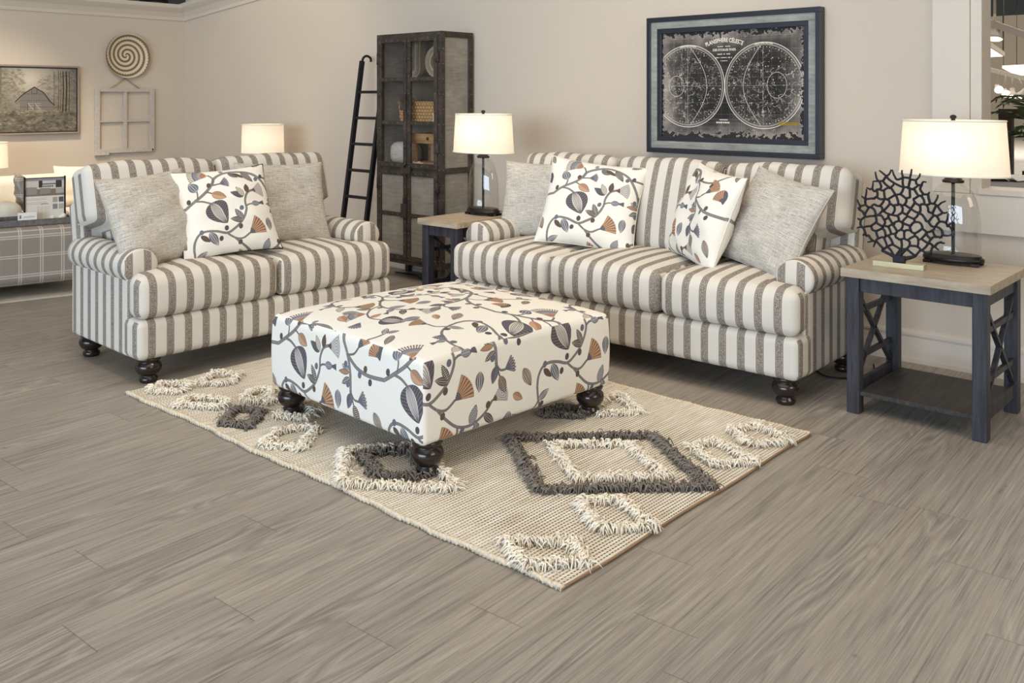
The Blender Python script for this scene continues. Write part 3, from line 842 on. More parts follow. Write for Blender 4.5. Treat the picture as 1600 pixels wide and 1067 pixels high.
# ------------------------------------------------------------------ adjoining hall seen through the opening
struct(MB().span((-30, 36, 0), (14, 36.2, 4.25)).build('wall_far', M['hall']))
area('hall_wall_fill', (-7.0, 22.0, 4.0), (-9.0, 36.0, 2.2), (14, 3), 2500, NEUT)  # unseen fill light added to brighten the far hall wall
area('hall_light', (-5.0, 18, 5.4), (-5.0, 18, 0), (14, 20), 2600, NEUT)
def troffer(c, label):
    t = thing('ceiling_light', label, 'ceiling light')
    me_obj('diffuser', c, [(0, 1, 2, 3)], M['troffer'], t)
    m = MB()
    for i in range(4):
        a, b = Vector(c[i]), Vector(c[(i + 1) % 4]); m.bar(a + Vector((0, 0, .04)), b + Vector((0, 0, .04)), .06, .07)
    m.build('frame', M['trim'], t)
    for p in c: MB().tube([Vector(p) + Vector((0, 0, .05)), (p[0], p[1], 5.6)], .01, 5).build('hanger', M['bronze'], t)
troffer([(-3.72, 13.87, 2.05), (-4.48, 17.81, 2.05), (-5.25, 18.35, 2.05), (-4.3, 13.95, 2.05)], 'bright flat light panel nearer the opening jamb, upper of the two')
troffer([(-6.30, 25.1, 2.05), (-5.58, 24.5, 2.05), (-6.83, 32.3, 2.05), (-7.78, 32.5, 2.05)], 'bright flat light panel deeper in the hall, lower and cut by the photo edge')
tr = MB(); tr.bar((-2.9, 9.0, 2.22), (-1.2, 9.0, 1.46), .05, .06); tr.tube([(-2.33, 9, 1.98), (-2.33, 9, 5.6)], .012, 6)
tag(tr.build('lighting_track', M['trim']), 'pale lighting track hanging diagonally across the upper hall', 'lighting track')
def track_head(p, d, label, r=.055, glow=True):
    t = thing('track_spotlight', label, 'spotlight', p, 0, 'track spotlights seen through the opening')
    q = Vector(d).normalized().to_track_quat('Z', 'Y').to_matrix().to_4x4()
    m = MB().lathe([(r * .5, -.12), (r * .55, -.07), (r * .95, -.02), (r, 0), (r * .92, 0), (r * .85, -.015)], n=18, caps=False).xform(q); m.build('housing', M['trim'], t)
    m = MB().lathe([(.001, -.008), (r * .9, -.008)], n=18, caps=False).xform(q); m.build('lamp_face', M['bulb'], t)
    MB().tube([Vector((0, 0, .02)) - Vector(d).normalized() * .10, (0, 0, .22)], .010, 6).build('stem', M['trim'], t)
track_head((-2.327, 8.98, 1.83), (0, -.35, -1), 'single round spotlight glowing above the light panels', .07)
for (p, d, lab) in (((-3.061, 12, 1.41), (.5, -1, -.5), 'leftmost of the four spotlights on the low hall track'), ((-2.985, 12, 1.36), (.5, -1, -.6), 'second from left of the four low hall spotlights'),
                    ((-2.915, 12, 1.325), (.2, -.6, -1), 'third from left of the four low hall spotlights'), ((-2.85, 12, 1.325), (-.7, -.4, -1), 'rightmost of the four spotlights on the low hall track')):
    track_head(p, d, lab, .052)
tr = MB(); tr.bar((-3.5, 12.02, 1.75), (-2.55, 12.02, 1.47), .04, .05); tr.tube([(-3.3, 12.02, 1.70), (-3.3, 12.02, 5.6)], .012, 6)
tag(tr.build('lighting_track', M['trim']), 'short lower track carrying the row of four spotlights', 'lighting track')
# grey daybed, open brown frame, plant stand and palm just behind the opening
db = thing('daybed', 'grey knit covered daybed surface right behind the wall opening', 'daybed', (-1.0, 5.36, 0))
rbox('mattress', (2.3, .86, .20), .05, M['grey_knit'], db, (0, 0, .76), m=(20, 8, 2)); 
m = MB(); m.box((0, 0, .33), (2.2, .8, .66), None, .01); m.build('base', M['brown_wood'], db)
for (x, y, rz, lab) in ((-1.47, 5.47, .4, 'open white brochure lying farther left on the grey daybed'), (-1.38, 5.55, -.3, 'open white brochure lying behind the other near the frame post')):
    vs = []; fs = []
    for i in range(9):
        u = (i - 4) / 4; z = .004 + .035 * (1 - abs(u)) * abs(u) * 4 * .6 + (.02 if i == 4 else 0)
        vs += [(u * .11, -.08, z), (u * .11, .08, z)]
    fs = [(2 * i, 2 * i + 1, 2 * i + 3, 2 * i + 2) for i in range(8)]
    o = me_obj('brochure', vs, fs, M['paper'], None, (x, y, .861), (0, 0, rz)); o.modifiers.new('thickness', 'SOLIDIFY').thickness = .003
    tag(o, lab, 'brochure', 'brochures on the daybed')
fr = thing('wooden_frame_stand', 'tall dark brown open square frame standing behind the grey daybed', 'frame', (-1.75, 7.0, 0))
m = MB(); m.span((-.03, -.04, 0), (.05, .04, 1.225), .003); m.build('post', M['brown_wood'], fr)
m = MB(); m.span((.62, -.04, 0), (.70, .04, 1.225), .003); m.build('post', M['brown_wood'], fr)
m = MB(); m.span((-.03, -.045, 1.17), (.70, .045, 1.235), .003); m.build('top_beam', M['brown_wood'], fr)
m = MB(); m.span((.05, -.03, .70), (.62, .03, .76), .003); m.build('crossbar', M['brown_wood'], fr)
ps = thing('plant_stand', 'dark wooden stand carrying the potted palm behind the opening', 'plant stand', (-1.20, 6.4, 0))
m = MB(); m.span((-.26, -.18, .835), (.26, .18, .868), .003); m.build('top', M['brown_wood'], ps)
for x in (-.17, .17):
    m = MB(); m.span((x - .05, -.05, 0), (x + .05, .05, .835), .003); m.build('leg', M['brown_wood'], ps)
pp = thing('potted_palm', 'green palm in a brown bowl on the dark plant stand', 'plant', (-1.29, 6.4, .868))
MB().lathe([(.05, 0), (.08, .01), (.13, .055), (.135, .07), (.12, .07), (.05, .06)], n=24).build('pot', M['pot'], pp)
rng = random.Random(5); fm = MB(); sm_ = MB()
for k in range(24):
    a = rng.uniform(0, 6.283); reach = rng.uniform(.14, .42); hgt = rng.uniform(.2, .62)
    P = [Vector((math.cos(a) * reach * t, math.sin(a) * reach * t, .06 + hgt * (1.7 * t - 1.05 * t * t))) for t in [i / 9 for i in range(10)]]
    sm_.tube(P, .004, 5, taper=lambda t: 1 - .7 * t)
    for i in range(2, 10):
        for sd in (-1, 1):
            d = (P[i] - P[i - 1]).normalized(); s = d.cross(Vector((0, 0, 1))).normalized() * sd
            L = rng.uniform(.10, .16) * (1.1 - abs(i / 9 - .5)); tip = P[i] + (s * .8 + d * .7 + Vector((0, 0, -.35))).normalized() * L
            w = d * .008
            fm.add([P[i] - w, P[i] + w, (P[i] + tip) / 2 + w + Vector((0, 0, .012)), tip, (P[i] + tip) / 2 - w + Vector((0, 0, .012))], [(0, 1, 2, 3, 4)])
sm_.build('stems', M['palm'], pp); tag(fm.build('leaves', M['palm'], pp), kind='stuff')
# cables and a junction box resting on top of the left partition
cb = MB()
for k in range(7):
    cb.tube(smooth_path([(WX - .08 + .01 * k, 4.24 + .012 * k, 2.125 + .02 * k), (WX - .09, 4.40, 2.27 + .03 * k), (WX - .06, 4.55, 2.27 + .02 * k), (WX - .08, 4.62, 2.2), (WX - .10, 4.50, 2.13 + .01 * k)], 6), .012, 6)
tag(cb.build('cable_coil', M['cord']), 'coil of black cables on the wall top by the room corner', 'cable')
tag(MB().span((WX - .10, 4.04, 2.12), (WX - .02, 4.16, 2.275), .004).build('junction_box', M['trim']), 'small pale electrical box on top of the left wall', 'electrical box')
tag(MB().tube([(WX - .7, 1.0, 2.55), (WX - .7, 4.9, 2.55)], .05, 12).tube([(WX - .7, 4.65, 2.55), (WX - .7, 4.65, 5.6)], .012, 6).tube([(WX - .7, 1.5, 2.55), (WX - .7, 1.5, 5.6)], .012, 6).build('conduit', M['bronze']), 'dark pipe hanging behind the top of the left wall', 'pipe')

# ------------------------------------------------------------------ rug
RX0, RX1, RY0, RY1 = -3.995, -1.542, 1.905, 3.43
rug = thing('area_rug', 'natural jute area rug with shaggy ivory and charcoal diamonds under the ottoman', 'rug', ((RX0 + RX1) / 2, (RY0 + RY1) / 2, 0))
HX, HYR = (RX1 - RX0) / 2, (RY1 - RY0) / 2
rr = random.Random(3)
def rugwob(v):
    x, y, z = v
    k = sstep(abs(y), HYR - .05, HYR)
    return (x + .004 * math.sin(y * 9), y + (.006 * math.sin(x * 7.0) + .003 * math.sin(x * 31)) * k, z)
rbox('woven_base', (HX * 2, HYR * 2, .013), .005, M['rug'], rug, (0, 0, .0068), k=2, m=(60, 40, 1), fn=rugwob)
for sy in (-1, 1):
    m = MB(); x = -HX
    while x < HX - .012:
        L = rr.uniform(.013, .018); r = rr.uniform(.0068, .0085)
        y = sy * HYR + (.006 * math.sin(x * 7.0) + .003 * math.sin(x * 31))
        m.tube([(x, y - .012 * sy, .010), (x + L * .25, y + .001 * sy, .009), (x + L * .8, y + .002 * sy, .008), (x + L, y - .012 * sy, .009)], r, 6, taper=lambda t: .7 + .5 * math.sin(math.pi * t))
        x += L
    o = m.build('selvedge_loops', M['rug_rope'], rug); o['kind'] = 'stuff'
for sx in (-1, 1):
    m = MB(); m.tube([(sx * HX + .004 * math.sin(y * 9), y, .008) for y in [-HYR + HYR * 2 * i / 40 for i in range(41)]], .0042, 8)
    m.build('binding', M['rug_bind'], rug)
def tuft(name, pts, mat, width, closed=True, dens=620, L=(.045, .075), label=None):
    """shaggy knotted pile along an outline (points in room metres)"""
    P = [Vector((x - rug.location.x, y - rug.location.y, .012)) for x, y in pts]
    if closed: P.append(P[0])
    vs = []; fs = []
    for a, b in zip(P[:-1], P[1:]):
        seg = (b - a).length; d = (b - a).normalized(); n = Vector((-d.y, d.x, 0)); lean = rr.choice((-1, 1))
        for _ in range(int(seg * dens)):
            t = rr.random(); p = a + (b - a) * t + n * rr.gauss(0, width)
            dr = (n * lean * rr.gauss(.75, .45) + d * rr.gauss(0, .55))
            if dr.length < .05: continue
            dr.normalize(); l = rr.uniform(*L); h = rr.uniform(.008, .024); w = rr.uniform(.0022, .0036)
            sd = Vector((-dr.y, dr.x, 0)); prev = None; bend = rr.gauss(0, .25)
            for i, (q, z, ww) in enumerate(((0, 0, 1), (.3, 1, 1), (.65, .85, .9), (1, .12, .35))):
                c = p + dr * l * q + sd * bend * l * q * q + Vector((0, 0, h * z + .0015)); k = len(vs)
                vs += [c - sd * w * ww, c + sd * w * ww, c + Vector((0, 0, w * 1.4 * ww))]
                if i:
                    for e in range(3):
                        e2 = (e + 1) % 3; fs.append((k - 3 + e, k - 3 + e2, k + e2, k + e))
    o = me_obj(name, vs, fs, mat, rug, smooth=True); o['kind'] = 'stuff'
    if label: o['label'] = label
    return o
for i, (mt, w, pts) in enumerate([
    ('tuft_grey', 0.016, [(-2.352, 2.615), (-1.964, 2.991), (-1.547, 2.72), (-1.954, 2.32)]),
    ('tuft_white', 0.014, [(-2.195, 2.635), (-1.963, 2.852), (-1.712, 2.697), (-1.947, 2.47)]),
    ('tuft_white', 0.014, [(-1.773, 3.255), (-1.723, 3.357), (-1.556, 3.297), (-1.639, 3.153)]),
    ('tuft_white', 0.014, [(-1.787, 2.961), (-1.746, 3.099), (-1.537, 3.009), (-1.642, 2.877)]),
    ('tuft_white', 0.014, [(-1.799, 2.338), (-1.712, 2.435), (-1.545, 2.366), (-1.655, 2.238)]),
    ('tuft_white', 0.014, [(-1.808, 1.994), (-1.667, 2.126), (-1.554, 2.048), (-1.658, 1.917)]),
    ('tuft_grey', 0.02, [(-2.646, 2.113), (-2.535, 2.262), (-2.337, 2.155), (-2.45, 2.032)]),
    ('tuft_white', 0.014, [(-2.71, 2.113), (-2.572, 2.304), (-2.181, 2.142), (-2.492, 1.93)]),
    ('tuft_white', 0.014, [(-2.969, 1.929), (-3.052, 2.066), (-2.971, 2.186), (-2.836, 2.007)]),
    ('tuft_grey', 0.014, [(-3.303, 1.944), (-3.418, 2.072), (-3.288, 2.137), (-3.179, 2.008)]),
    ('tuft_white', 0.014, [(-3.222, 2.135), (-3.255, 2.327), (-3.152, 2.291), (-3.101, 2.195)]),
    ('tuft_white', 0.014, [(-3.62, 1.944), (-3.685, 2.029), (-3.532, 2.111), (-3.477, 2.04)]),
    ('tuft_white', 0.014, [(-3.484, 2.176), (-3.553, 2.264), (-3.523, 2.339), (-3.373, 2.242)]),
    ('tuft_white', 0.014, [(-3.903, 1.973), (-3.961, 2.056), (-3.879, 2.129), (-3.79, 2.05)]),
    ('tuft_white', 0.014, [(-3.854, 2.165), (-3.941, 2.296), (-3.843, 2.357), (-3.744, 2.251)]),
    ('tuft_white', 0.014, [(-2.245, 3.045), (-2.335, 3.047), (-2.368, 3.295), (-2.15, 3.161)]),
    ('tuft_grey', 0.014, [(-2.428, 2.871), (-2.419, 3.004), (-2.345, 3.06), (-2.308, 2.948)]),
]):
    tuft('pile_diamond', pts, M[mt], w * .62, True, 800, (.022, .042), ('charcoal' if mt == 'tuft_grey' else 'ivory') + ' shaggy diamond outline')

# ------------------------------------------------------------------ upholstered ottoman
def bun_foot(name, parent, loc, h=.12, r=.052):
    k = h / .12
    prof = [(r * .62, 0), (r * .66, .004 * k), (r * .72, .012 * k), (r * .70, .022 * k), (r * .56, .030 * k), (r * .55, .034 * k), (r * .80, .042 * k), (r * .98, .058 * k), (r * 1.03, .072 * k), (r * .96, .086 * k), (r * .78, .096 * k), (r * .74, .100 * k), (r * .92, .104 * k), (r * .95, .112 * k), (r * .9, .12 * k)]
    return MB().lathe(prof, (0, 0, 0), 32).build(name, M['leg'], parent, loc)
ot = thing('ottoman', 'large square ottoman in cream vine-print fabric standing on the rug', 'ottoman', (-2.76, 2.63, .013), R(-3))
def ottof(v):
    x, y, z = v
    k = (1 - (x / .485) ** 2) * (1 - (y / .495) ** 2); k = max(0, k)
    if z > 0: z += .062 * k ** .6
    b = .010 * math.sin(math.pi * max(0, min(1, (z + .145) / .29)))
    return (x * (1 + b * 1.2), y * (1 + b * 1.2), z)
rbox('upholstered_body', (.97, .99, .29), .022, M['floral'], ot, (0, 0, .262), m=(16, 16, 6), fn=ottof, uvf=uv_box((.513, .384), offx=(.748, .27)))
for sx in (-1, 1):
    for sy in (-1, 1): bun_foot('leg', ot, (sx * .432, sy * .432, 0), .122, .056)

# ------------------------------------------------------------------ striped sofa and loveseat
def make_sofa(name, label, L, n, loc, rz):
    t = thing(name, label, 'sofa', (*loc, 0), rz, 'striped seating')
    S = M['stripe']; hw = L / 2; D = .76
    ARM0 = .125                                   # arm fronts stand this far behind the cushion fronts
    inn = hw - .155
    # front rail wrapping the corners
    rbox('front_rail', (L, .16, .185), .034, S, t, (0, .08, .2075), m=(24, 4, 4))
    # base body with side panels
    rbox('side_panel', (.13, D - .10, .36), .015, S, t, (-hw + .075, .10 + (D - .10) / 2 + .01, .295), m=(2, 10, 6), uvf=uv_box((loc[1] * 0 + .02, 0)))
    rbox('side_panel', (.13, D - .10, .36), .015, S, t, (hw - .075, .10 + (D - .10) / 2 + .01, .295), m=(2, 10, 6), uvf=uv_box((.02, 0)))
    rbox('seat_deck', (L - .24, D - .12, .17), .02, S, t, (0, .12 + (D - .12) / 2, .205), m=(12, 4, 2))
    for sx in (-1, 1):
        # rolled arm
        vs, fs = [], []; prof = []
        for i in range(28):
            a = 2 * math.pi * i / 28
            prof.append((.088 * math.cos(a), .082 * math.sin(a)))
        ys = [0, .004, .012, .03] + [.03 + (.60) * i / 14 for i in range(1, 15)]
        sc = [.86, .94, .985, 1.0] + [1.0] * 14
        for y, s in zip(ys, sc):
            for px, pz in prof: vs.append((px * s, y, pz * s))
        k = 28
        for j in range(len(ys) - 1):
            for i in range(k): fs.append((j * k + i, j * k + (i + 1) % k, (j + 1) * k + (i + 1) % k, (j + 1) * k + i))
        c0 = len(vs); vs.append((0, -.006, 0)); fs += [(c0, (i + 1) % k, i) for i in range(k)]
        fs.append([(len(ys) - 1) * k + i for i in range(k)])
        fs = [tuple(reversed(q)) for q in fs]
        me_obj('rolled_arm', vs, fs, S, t, (sx * (hw - .072), ARM0, .525), (0, 0, 0), True, uv_box((.012, 0), roll=True))
        rbox('arm_front', (.10, .05, .26), .012, S, t, (sx * (hw - .085), ARM0 + .035, .36), m=(2, 1, 3))
    # back frame
    rbox('back_frame', (L - .05, .13, .56), .03, S, t, (0, .755, .50), (R(-9), 0, 0), m=(20, 2, 6))
    # seat cushions; the outer ones wrap in front of the arms
    W = L / n
    for i in range(n):
        cx = -hw + W * (i + .5); left, right = i == 0, i == n - 1
        hx = W / 2 - .002; hy = .335; hz = .098
        def fn(v, left=left, right=right, hx=hx, hy=hy, hz=hz):
            x, y, z = v
            cr = max(0, (1 - (x / hx) ** 2)) * max(0, (1 - (y / hy) ** 2))
            z += (.030 if z > 0 else 0) * cr ** .7
            y -= .012 * max(0, 1 - (z / hz) ** 2) * max(0, 1 - (x / hx) ** 4) * (1 if y < 0 else 0)
            k = sstep(y + hy, ARM0 - .02, ARM0 + .02)
            if right and x > 0: x = x * (1 - k * .150 / hx)
            if left and x < 0: x = x * (1 - k * .150 / hx)
            return (x, y, z)
        off = -cx * 0
        rbox('seat_cushion', (hx * 2, hy * 2, hz * 2), .045, S, t, (cx, .327, .397), m=(16, 18, 4), fn=fn, uvf=uv_box((cx, 0)))
    # loose back cushions; the outer ones spread above the arms
    for i in range(n):
        cx = -hw + W * (i + .5); left, right = i == 0, i == n - 1
        hx = W / 2 - .006; hy = .105; hz = .25
        def fn(v, left=left, right=right, hx=hx, hy=hy, hz=hz):
            x, y, z = v
            cr = max(0, 1 - (x / hx) ** 2) * max(0, 1 - (z / hz) ** 2)
            y += (-.035 if y < 0 else .01) * cr ** .6
            if z > 0: z += .012 * max(0, 1 - (x / hx) ** 2)
            k = 1 - sstep(z, -.09, -.02)
            d = (.008 + .132 * k) / hx
            if right and x > 0: x *= 1 - d
            if left and x < 0: x *= 1 - d
            z += .004 * math.sin(x * 21 + cx * 5)
            return (x, y, z)
        rbox('back_cushion', (hx * 2, hy * 2, hz * 2), .05, S, t, (cx, .665, .715), (R(-14), 0, 0), m=(16, 4, 14), fn=fn, uvf=uv_box((cx, 0), side=4.0))
    for sx in (-1, 1):
        for y in (.075, .71): bun_foot('leg', t, (sx * (hw - .085), y, 0), .118, .058)
    return t
sofa = make_sofa('sofa', 'long three-cushion striped sofa under the framed star chart', 2.02, 3, (-2.71, 3.645), R(1.0))
love = make_sofa('loveseat', 'shorter two-cushion striped loveseat at the left, facing the ottoman', 1.46, 2, (-4.015, 2.70), R(90 - 1.5))

# ------------------------------------------------------------------ throw pillows
def pillow(name, label, mat, size, thick, loc, yaw, lean, roll, group, floral=None, seed=0, welt=None, sag=0.0):
    """yaw: direction the front faces (deg, 0 = +x); lean: tilt back; roll: spin in its own plane"""
    q = random.Random(seed); W, Hh = size; n = 22
    ph = [q.uniform(0, 6.28) for _ in range(6)]
    def shape(u, v, s):
        px = u * W / 2 * (1 - .075 * (1 - v * v) * abs(u) ** 3); pz = v * Hh / 2 * (1 - .075 * (1 - u * u) * abs(v) ** 3)
        e = max(0, (1 - abs(u) ** 2.2)) * max(0, (1 - abs(v) ** 2.2))
        y = s * thick / 2 * e ** .5
        wr = .010 * math.sin(u * 5 + v * 3 + ph[0]) * e + .006 * math.sin(v * 11 - u * 4 + ph[1]) * e + .007 * math.sin((u + v) * 9 + ph[2]) * (1 - e) * e * 3
        y += s * wr
        y += sag * (v * v) - sag * .4
        return (px, y, pz)
    vs = []; fs = []; uvs = []
    for s in (-1, 1):
        for i in range(n + 1):
            for j in range(n + 1):
                u = math.sin((i / n - .5) * math.pi); v = math.sin((j / n - .5) * math.pi)
                vs.append(shape(u, v, s)); uvs.append((u * W / 2, v * Hh / 2))
    N = (n + 1) ** 2
    for i in range(n):
        for j in range(n):
            a, b, c, d = i * (n + 1) + j, (i + 1) * (n + 1) + j, (i + 1) * (n + 1) + j + 1, i * (n + 1) + j + 1
            fs.append((a, b, c, d)); fs.append((N + d, N + c, N + b, N + a))
    off = floral or (0, 0)
    def uvf(me):
        uv = me.uv_layers.new(name='UVMap')
        for lp in me.loops: uv.data[lp.index].uv = (uvs[lp.vertex_index][0] + off[0], uvs[lp.vertex_index][1] + off[1])
    t = thing(name, label, 'pillow', loc, 0, group)
    base = Matrix.Rotation(R(yaw + 90), 4, 'Z') @ Matrix.Rotation(R(-lean), 4, 'X') @ Matrix.Rotation(R(roll), 4, 'Y')
    t.rotation_euler = base.to_euler()
    o = me_obj('cover', vs, fs, mat, t, smooth=True, uvf=uvf)
    bm = bmesh.new(); bm.from_mesh(o.data); bmesh.ops.remove_doubles(bm, verts=bm.verts, dist=.0004); bm.to_mesh(o.data); bm.free()
    ring = []
    for k in range(n): ring.append(shape(math.sin((k / n - .5) * math.pi), -1, 0))
    for k in range(n): ring.append(shape(1, math.sin((k / n - .5) * math.pi), 0))
    for k in range(n): ring.append(shape(-math.sin((k / n - .5) * math.pi), 1, 0))
    for k in range(n): ring.append(shape(-1, -math.sin((k / n - .5) * math.pi), 0))
    MB().tube(ring, .0035, 6, True).build('piping', welt or M['welt'], t)
    return t
GP = 'throw pillows on the striped seating'
pillow('throw_pillow', 'grey linen pillow at the left end of the loveseat, beside its near arm', M['slub'], (.50, .47), .17, (-4.335, 2.20, .718), 10, 24, -3, GP, seed=1)
pillow('throw_pillow', 'vine-print pillow in the middle of the loveseat', M['floral'], (.51, .48), .17, (-4.275, 2.55, .725), -12, 27, -3, GP, floral=(.31, .408), seed=2, welt=M['cord'])
pillow('throw_pillow', 'grey linen pillow at the right end of the loveseat, behind the vine-print one', M['slub'], (.52, .47), .16, (-4.42, 3.00, .72), -10, 20, 2, GP, seed=3)
pillow('throw_pillow', 'grey linen pillow at the far left end of the sofa, next to the table lamp', M['slub'], (.49, .45), .16, (-3.50, 4.14, .715), -70, 18, 0, GP, seed=4)
pillow('throw_pillow', 'wide front-facing vine-print pillow leaning over the grey one at the sofa left', M['floral'], (.54, .50), .17, (-3.04, 4.02, .73), -62, 26, 7, GP, floral=(.31, .408), seed=5, welt=M['cream_welt'])
pillow('throw_pillow', 'vine-print pillow turned edge-on at the right part of the sofa', M['floral'], (.50, .48), .18, (-2.35, 4.03, .725), -122, 20, 5, GP, floral=(.55, .40), seed=6, welt=M['cream_welt'])
pillow('throw_pillow', 'grey linen pillow at the right end of the sofa, against its right arm', M['slub'], (.50, .48), .17, (-1.995, 4.03, .72), -108, 26, 10, GP, seed=7, welt=M['slub'])

# ------------------------------------------------------------------ end tables
def end_table(label, loc, w, d, h=.60):
    t = thing('end_table', label, 'table', (*loc, 0), 0, 'end tables beside the sofa')
    m = MB(); m.box((0, 0, h - .0175), (w, d, .035), None, .002); m.build('tabletop', M['oak_top'], t)
    lx, ly, lt = w / 2 - .045, d / 2 - .045, .052
    B = M['black_wood']
    for sx in (-1, 1):
        for sy in (-1, 1):
            m = MB(); m.box((sx * lx, sy * ly, (h - .035) / 2), (lt, lt, h - .035), None, .003); m.build('leg', B, t)
    for sy in (-1, 1):
        m = MB(); m.box((0, sy * (ly + .008), h - .065), (2 * lx - lt, .02, .06), None, .002); m.build('apron', B, t)
    m = MB(); m.box((0, 0, .085), (2 * lx - lt + .01, 2 * ly + .03, .018), None, .002); m.build('shelf', M['black_shelf'], t)
    for sx in (-1, 1):
        s = MB(); x = sx * (lx + .006); y0, y1 = -ly + lt / 2, ly - lt / 2; z0, z1 = .13, h - .10
        s.box((x, 0, h - .065), (.02, y1 - y0, .06), None, .002); s.box((x, 0, .095), (.02, y1 - y0, .055), None, .002)
        # lattice: two side diamonds around an X, held by two short rails
        s.box((x, 0, z0 + (z1 - z0) * .24), (.016, y1 - y0, .022)); s.box((x, 0, z0 + (z1 - z0) * .76), (.016, y1 - y0, .022))
        ym = (y1 - y0) * .5
        for a, b in (((y0, z0), (y1, z1)), ((y1, z0), (y0, z1))):
            s.bar((x, a[0], a[1]), (x, b[0], b[1]), .014, .020, (1, 0, 0))
        s.build('lattice_side', B, t)
    return t
end_table('black end table with weathered oak top holding the coral sculpture at right', (-1.28, 4.045), .575, .53)
end_table('narrow black end table with oak top between loveseat and sofa', (-3.908, 4.00), .33, .62)

# ------------------------------------------------------------------ lamps
def glass_lamp(label, loc):
    t = thing('table_lamp', label, 'lamp', loc, 0, 'oval glass table lamps')
    ax, ay = 1.0, .56
    m = MB()
    m.lathe([(.112, .012), (.122, .014), (.124, .022), (.122, .030), (.114, .032), (.113, .040), (.106, .042), (.001, .042)], n=48, sx=ax, sy=ay)
    for a in (35, 145, 215, 325):
        m.box((.116 * ax * math.cos(R(a)), .116 * ay * math.sin(R(a)), .007), (.030, .022, .014), None, .002)
    m.build('base', M['bronze'], t)
    prof = [(.110, .042), (.112, .05), (.112, .12), (.110, .18), (.104, .23), (.093, .275), (.076, .31), (.056, .332), (.040, .345), (.034, .35)]
    MB().lathe(prof, n=56, sx=ax, sy=.60, caps=False).build('glass_body', M['seeded'], t)
    MB().tube([(0, 0, .04), (0, 0, .40)], .0075, 10).build('centre_rod', M['bronze'], t)
    MB().lathe([(.042, .345), (.044, .348), (.044, .356), (.036, .358), (.036, .364), (.024, .366), (.022, .372), (.012, .374), (.012, .42), (.001, .42)], n=32, sx=1.0, sy=.7).build('collar', M['bronze'], t)
    z0, z1 = .375, .612; b, tp = .222, .205
    n = 64; vs = []; fs = []
    for j in range(9):
        q = j / 8; r = b + (tp - b) * q
        for i in range(n):
            a = 2 * math.pi * i / n; vs.append((r * math.cos(a), r * .60 * math.sin(a), z0 + (z1 - z0) * q))
    for j in range(8):
        for i in range(n): fs.append((j * n + i, j * n + (i + 1) % n, (j + 1) * n + (i + 1) % n, (j + 1) * n + i))
    sh = me_obj('lamp_shade', vs, fs, M['shade'], t, smooth=True)
    for z, r in ((z0, b), (z1, tp)):
        MB().tube([(r * math.cos(2 * math.pi * i / n), r * .60 * math.sin(2 * math.pi * i / n), z + (.004 if z == z0 else -.004)) for i in range(n)], .0042, 6, True).build('trim_tape', M['shade_trim'], sh)
    sp = MB()
    for a in (0, 2.094, 4.189): sp.tube([(0, 0, .585), (tp * .99 * math.cos(a), tp * .60 * .99 * math.sin(a), z1 - .01)], .002, 5)
    sp.tube([(0, 0, .42), (0, 0, .615)], .004, 6); sp.build('harp', M['bronze'], t)
    MB().lathe([(.004, .606), (.010, .610), (.007, .615), (.014, .622), (.012, .630), (.004, .634)], n=16).build('finial', M['bronze'], t)
    MB().sphere((0, 0, .50), .030, 12).build('bulb', M['bulb'], t)
    ld = bpy.data.lights.new('lamp_glow', 'POINT'); ld.energy = 2.3; ld.color = (1, .86, .66); ld.shadow_soft_size = .045
    lo = bpy.data.objects.new('lamp_glow', ld); COL.objects.link(lo); lo.location = (loc[0], loc[1], loc[2] + .50)
    return t
glass_lamp('lit clear glass lamp with ivory oval shade beside the coral sculpture', (-1.25, 4.20, .60))
glass_lamp('lit clear glass lamp with ivory oval shade between cabinet and sofa', (-3.90, 4.07, .60))

# far lamp behind the loveseat, on a small round table
st = thing('side_table', 'small round table hidden behind the loveseat under the blush lamp', 'table', (-6.69, 4.34, 0))
MB().lathe([(.24, .50), (.25, .505), (.25, .525), (.24, .53), (.001, .53)], n=36).build('tabletop', M['brown_wood'], st)
MB().lathe([(.15, 0), (.15, .02), (.03, .04), (.025, .48), (.10, .50)], n=24).build('pedestal', M['brown_wood'], st)
def simple_lamp(label, loc, w, d, hs, zs, body, bmat=None):
    t = thing('table_lamp', label, 'lamp', loc)
    MB().lathe([(r, z) for r, z in body], n=36).build('ceramic_body', bmat or M['ceramic'], t)
    zt = body[-1][1]
    MB().tube([(0, 0, zt - .01), (0, 0, zs + .05)], .010, 10).lathe([(.040, zt), (.040, zt + .012), (.02, zt + .014)], n=24).build('neck', M['bronze'], t)
    n = 48; vs = []; fs = []
    for j in range(5):
        q = j / 4
        for i in range(n):
            a = 2 * math.pi * i / n; r = w / 2 * (1 - .03 * q); vs.append((r * math.cos(a), r * d / w * math.sin(a), zs + hs * q))
    for j in range(4):
        for i in range(n): fs.append((j * n + i, j * n + (i + 1) % n, (j + 1) * n + (i + 1) % n, (j + 1) * n + i))
    sh = me_obj('lamp_shade', vs, fs, M['shade'], t, smooth=True)
    for z, r in ((zs + .003, w / 2), (zs + hs - .003, w / 2 * .97)): MB().tube([(r * math.cos(2 * math.pi * i / n), r * d / w * math.sin(2 * math.pi * i / n), z) for i in range(n)], .004, 6, True).build('trim_tape', M['shade_trim'], sh)
    MB().sphere((0, 0, zs + hs * .45), .03, 10).build('bulb', M['bulb'], t)
    ld = bpy.data.lights.new('lamp_glow', 'POINT'); ld.energy = 2.2; ld.color = (1, .86, .66); ld.shadow_soft_size = .04
    lo = bpy.data.objects.new('lamp_glow', ld); COL.objects.link(lo); lo.location = (loc[0], loc[1], loc[2] + zs + hs * .45)
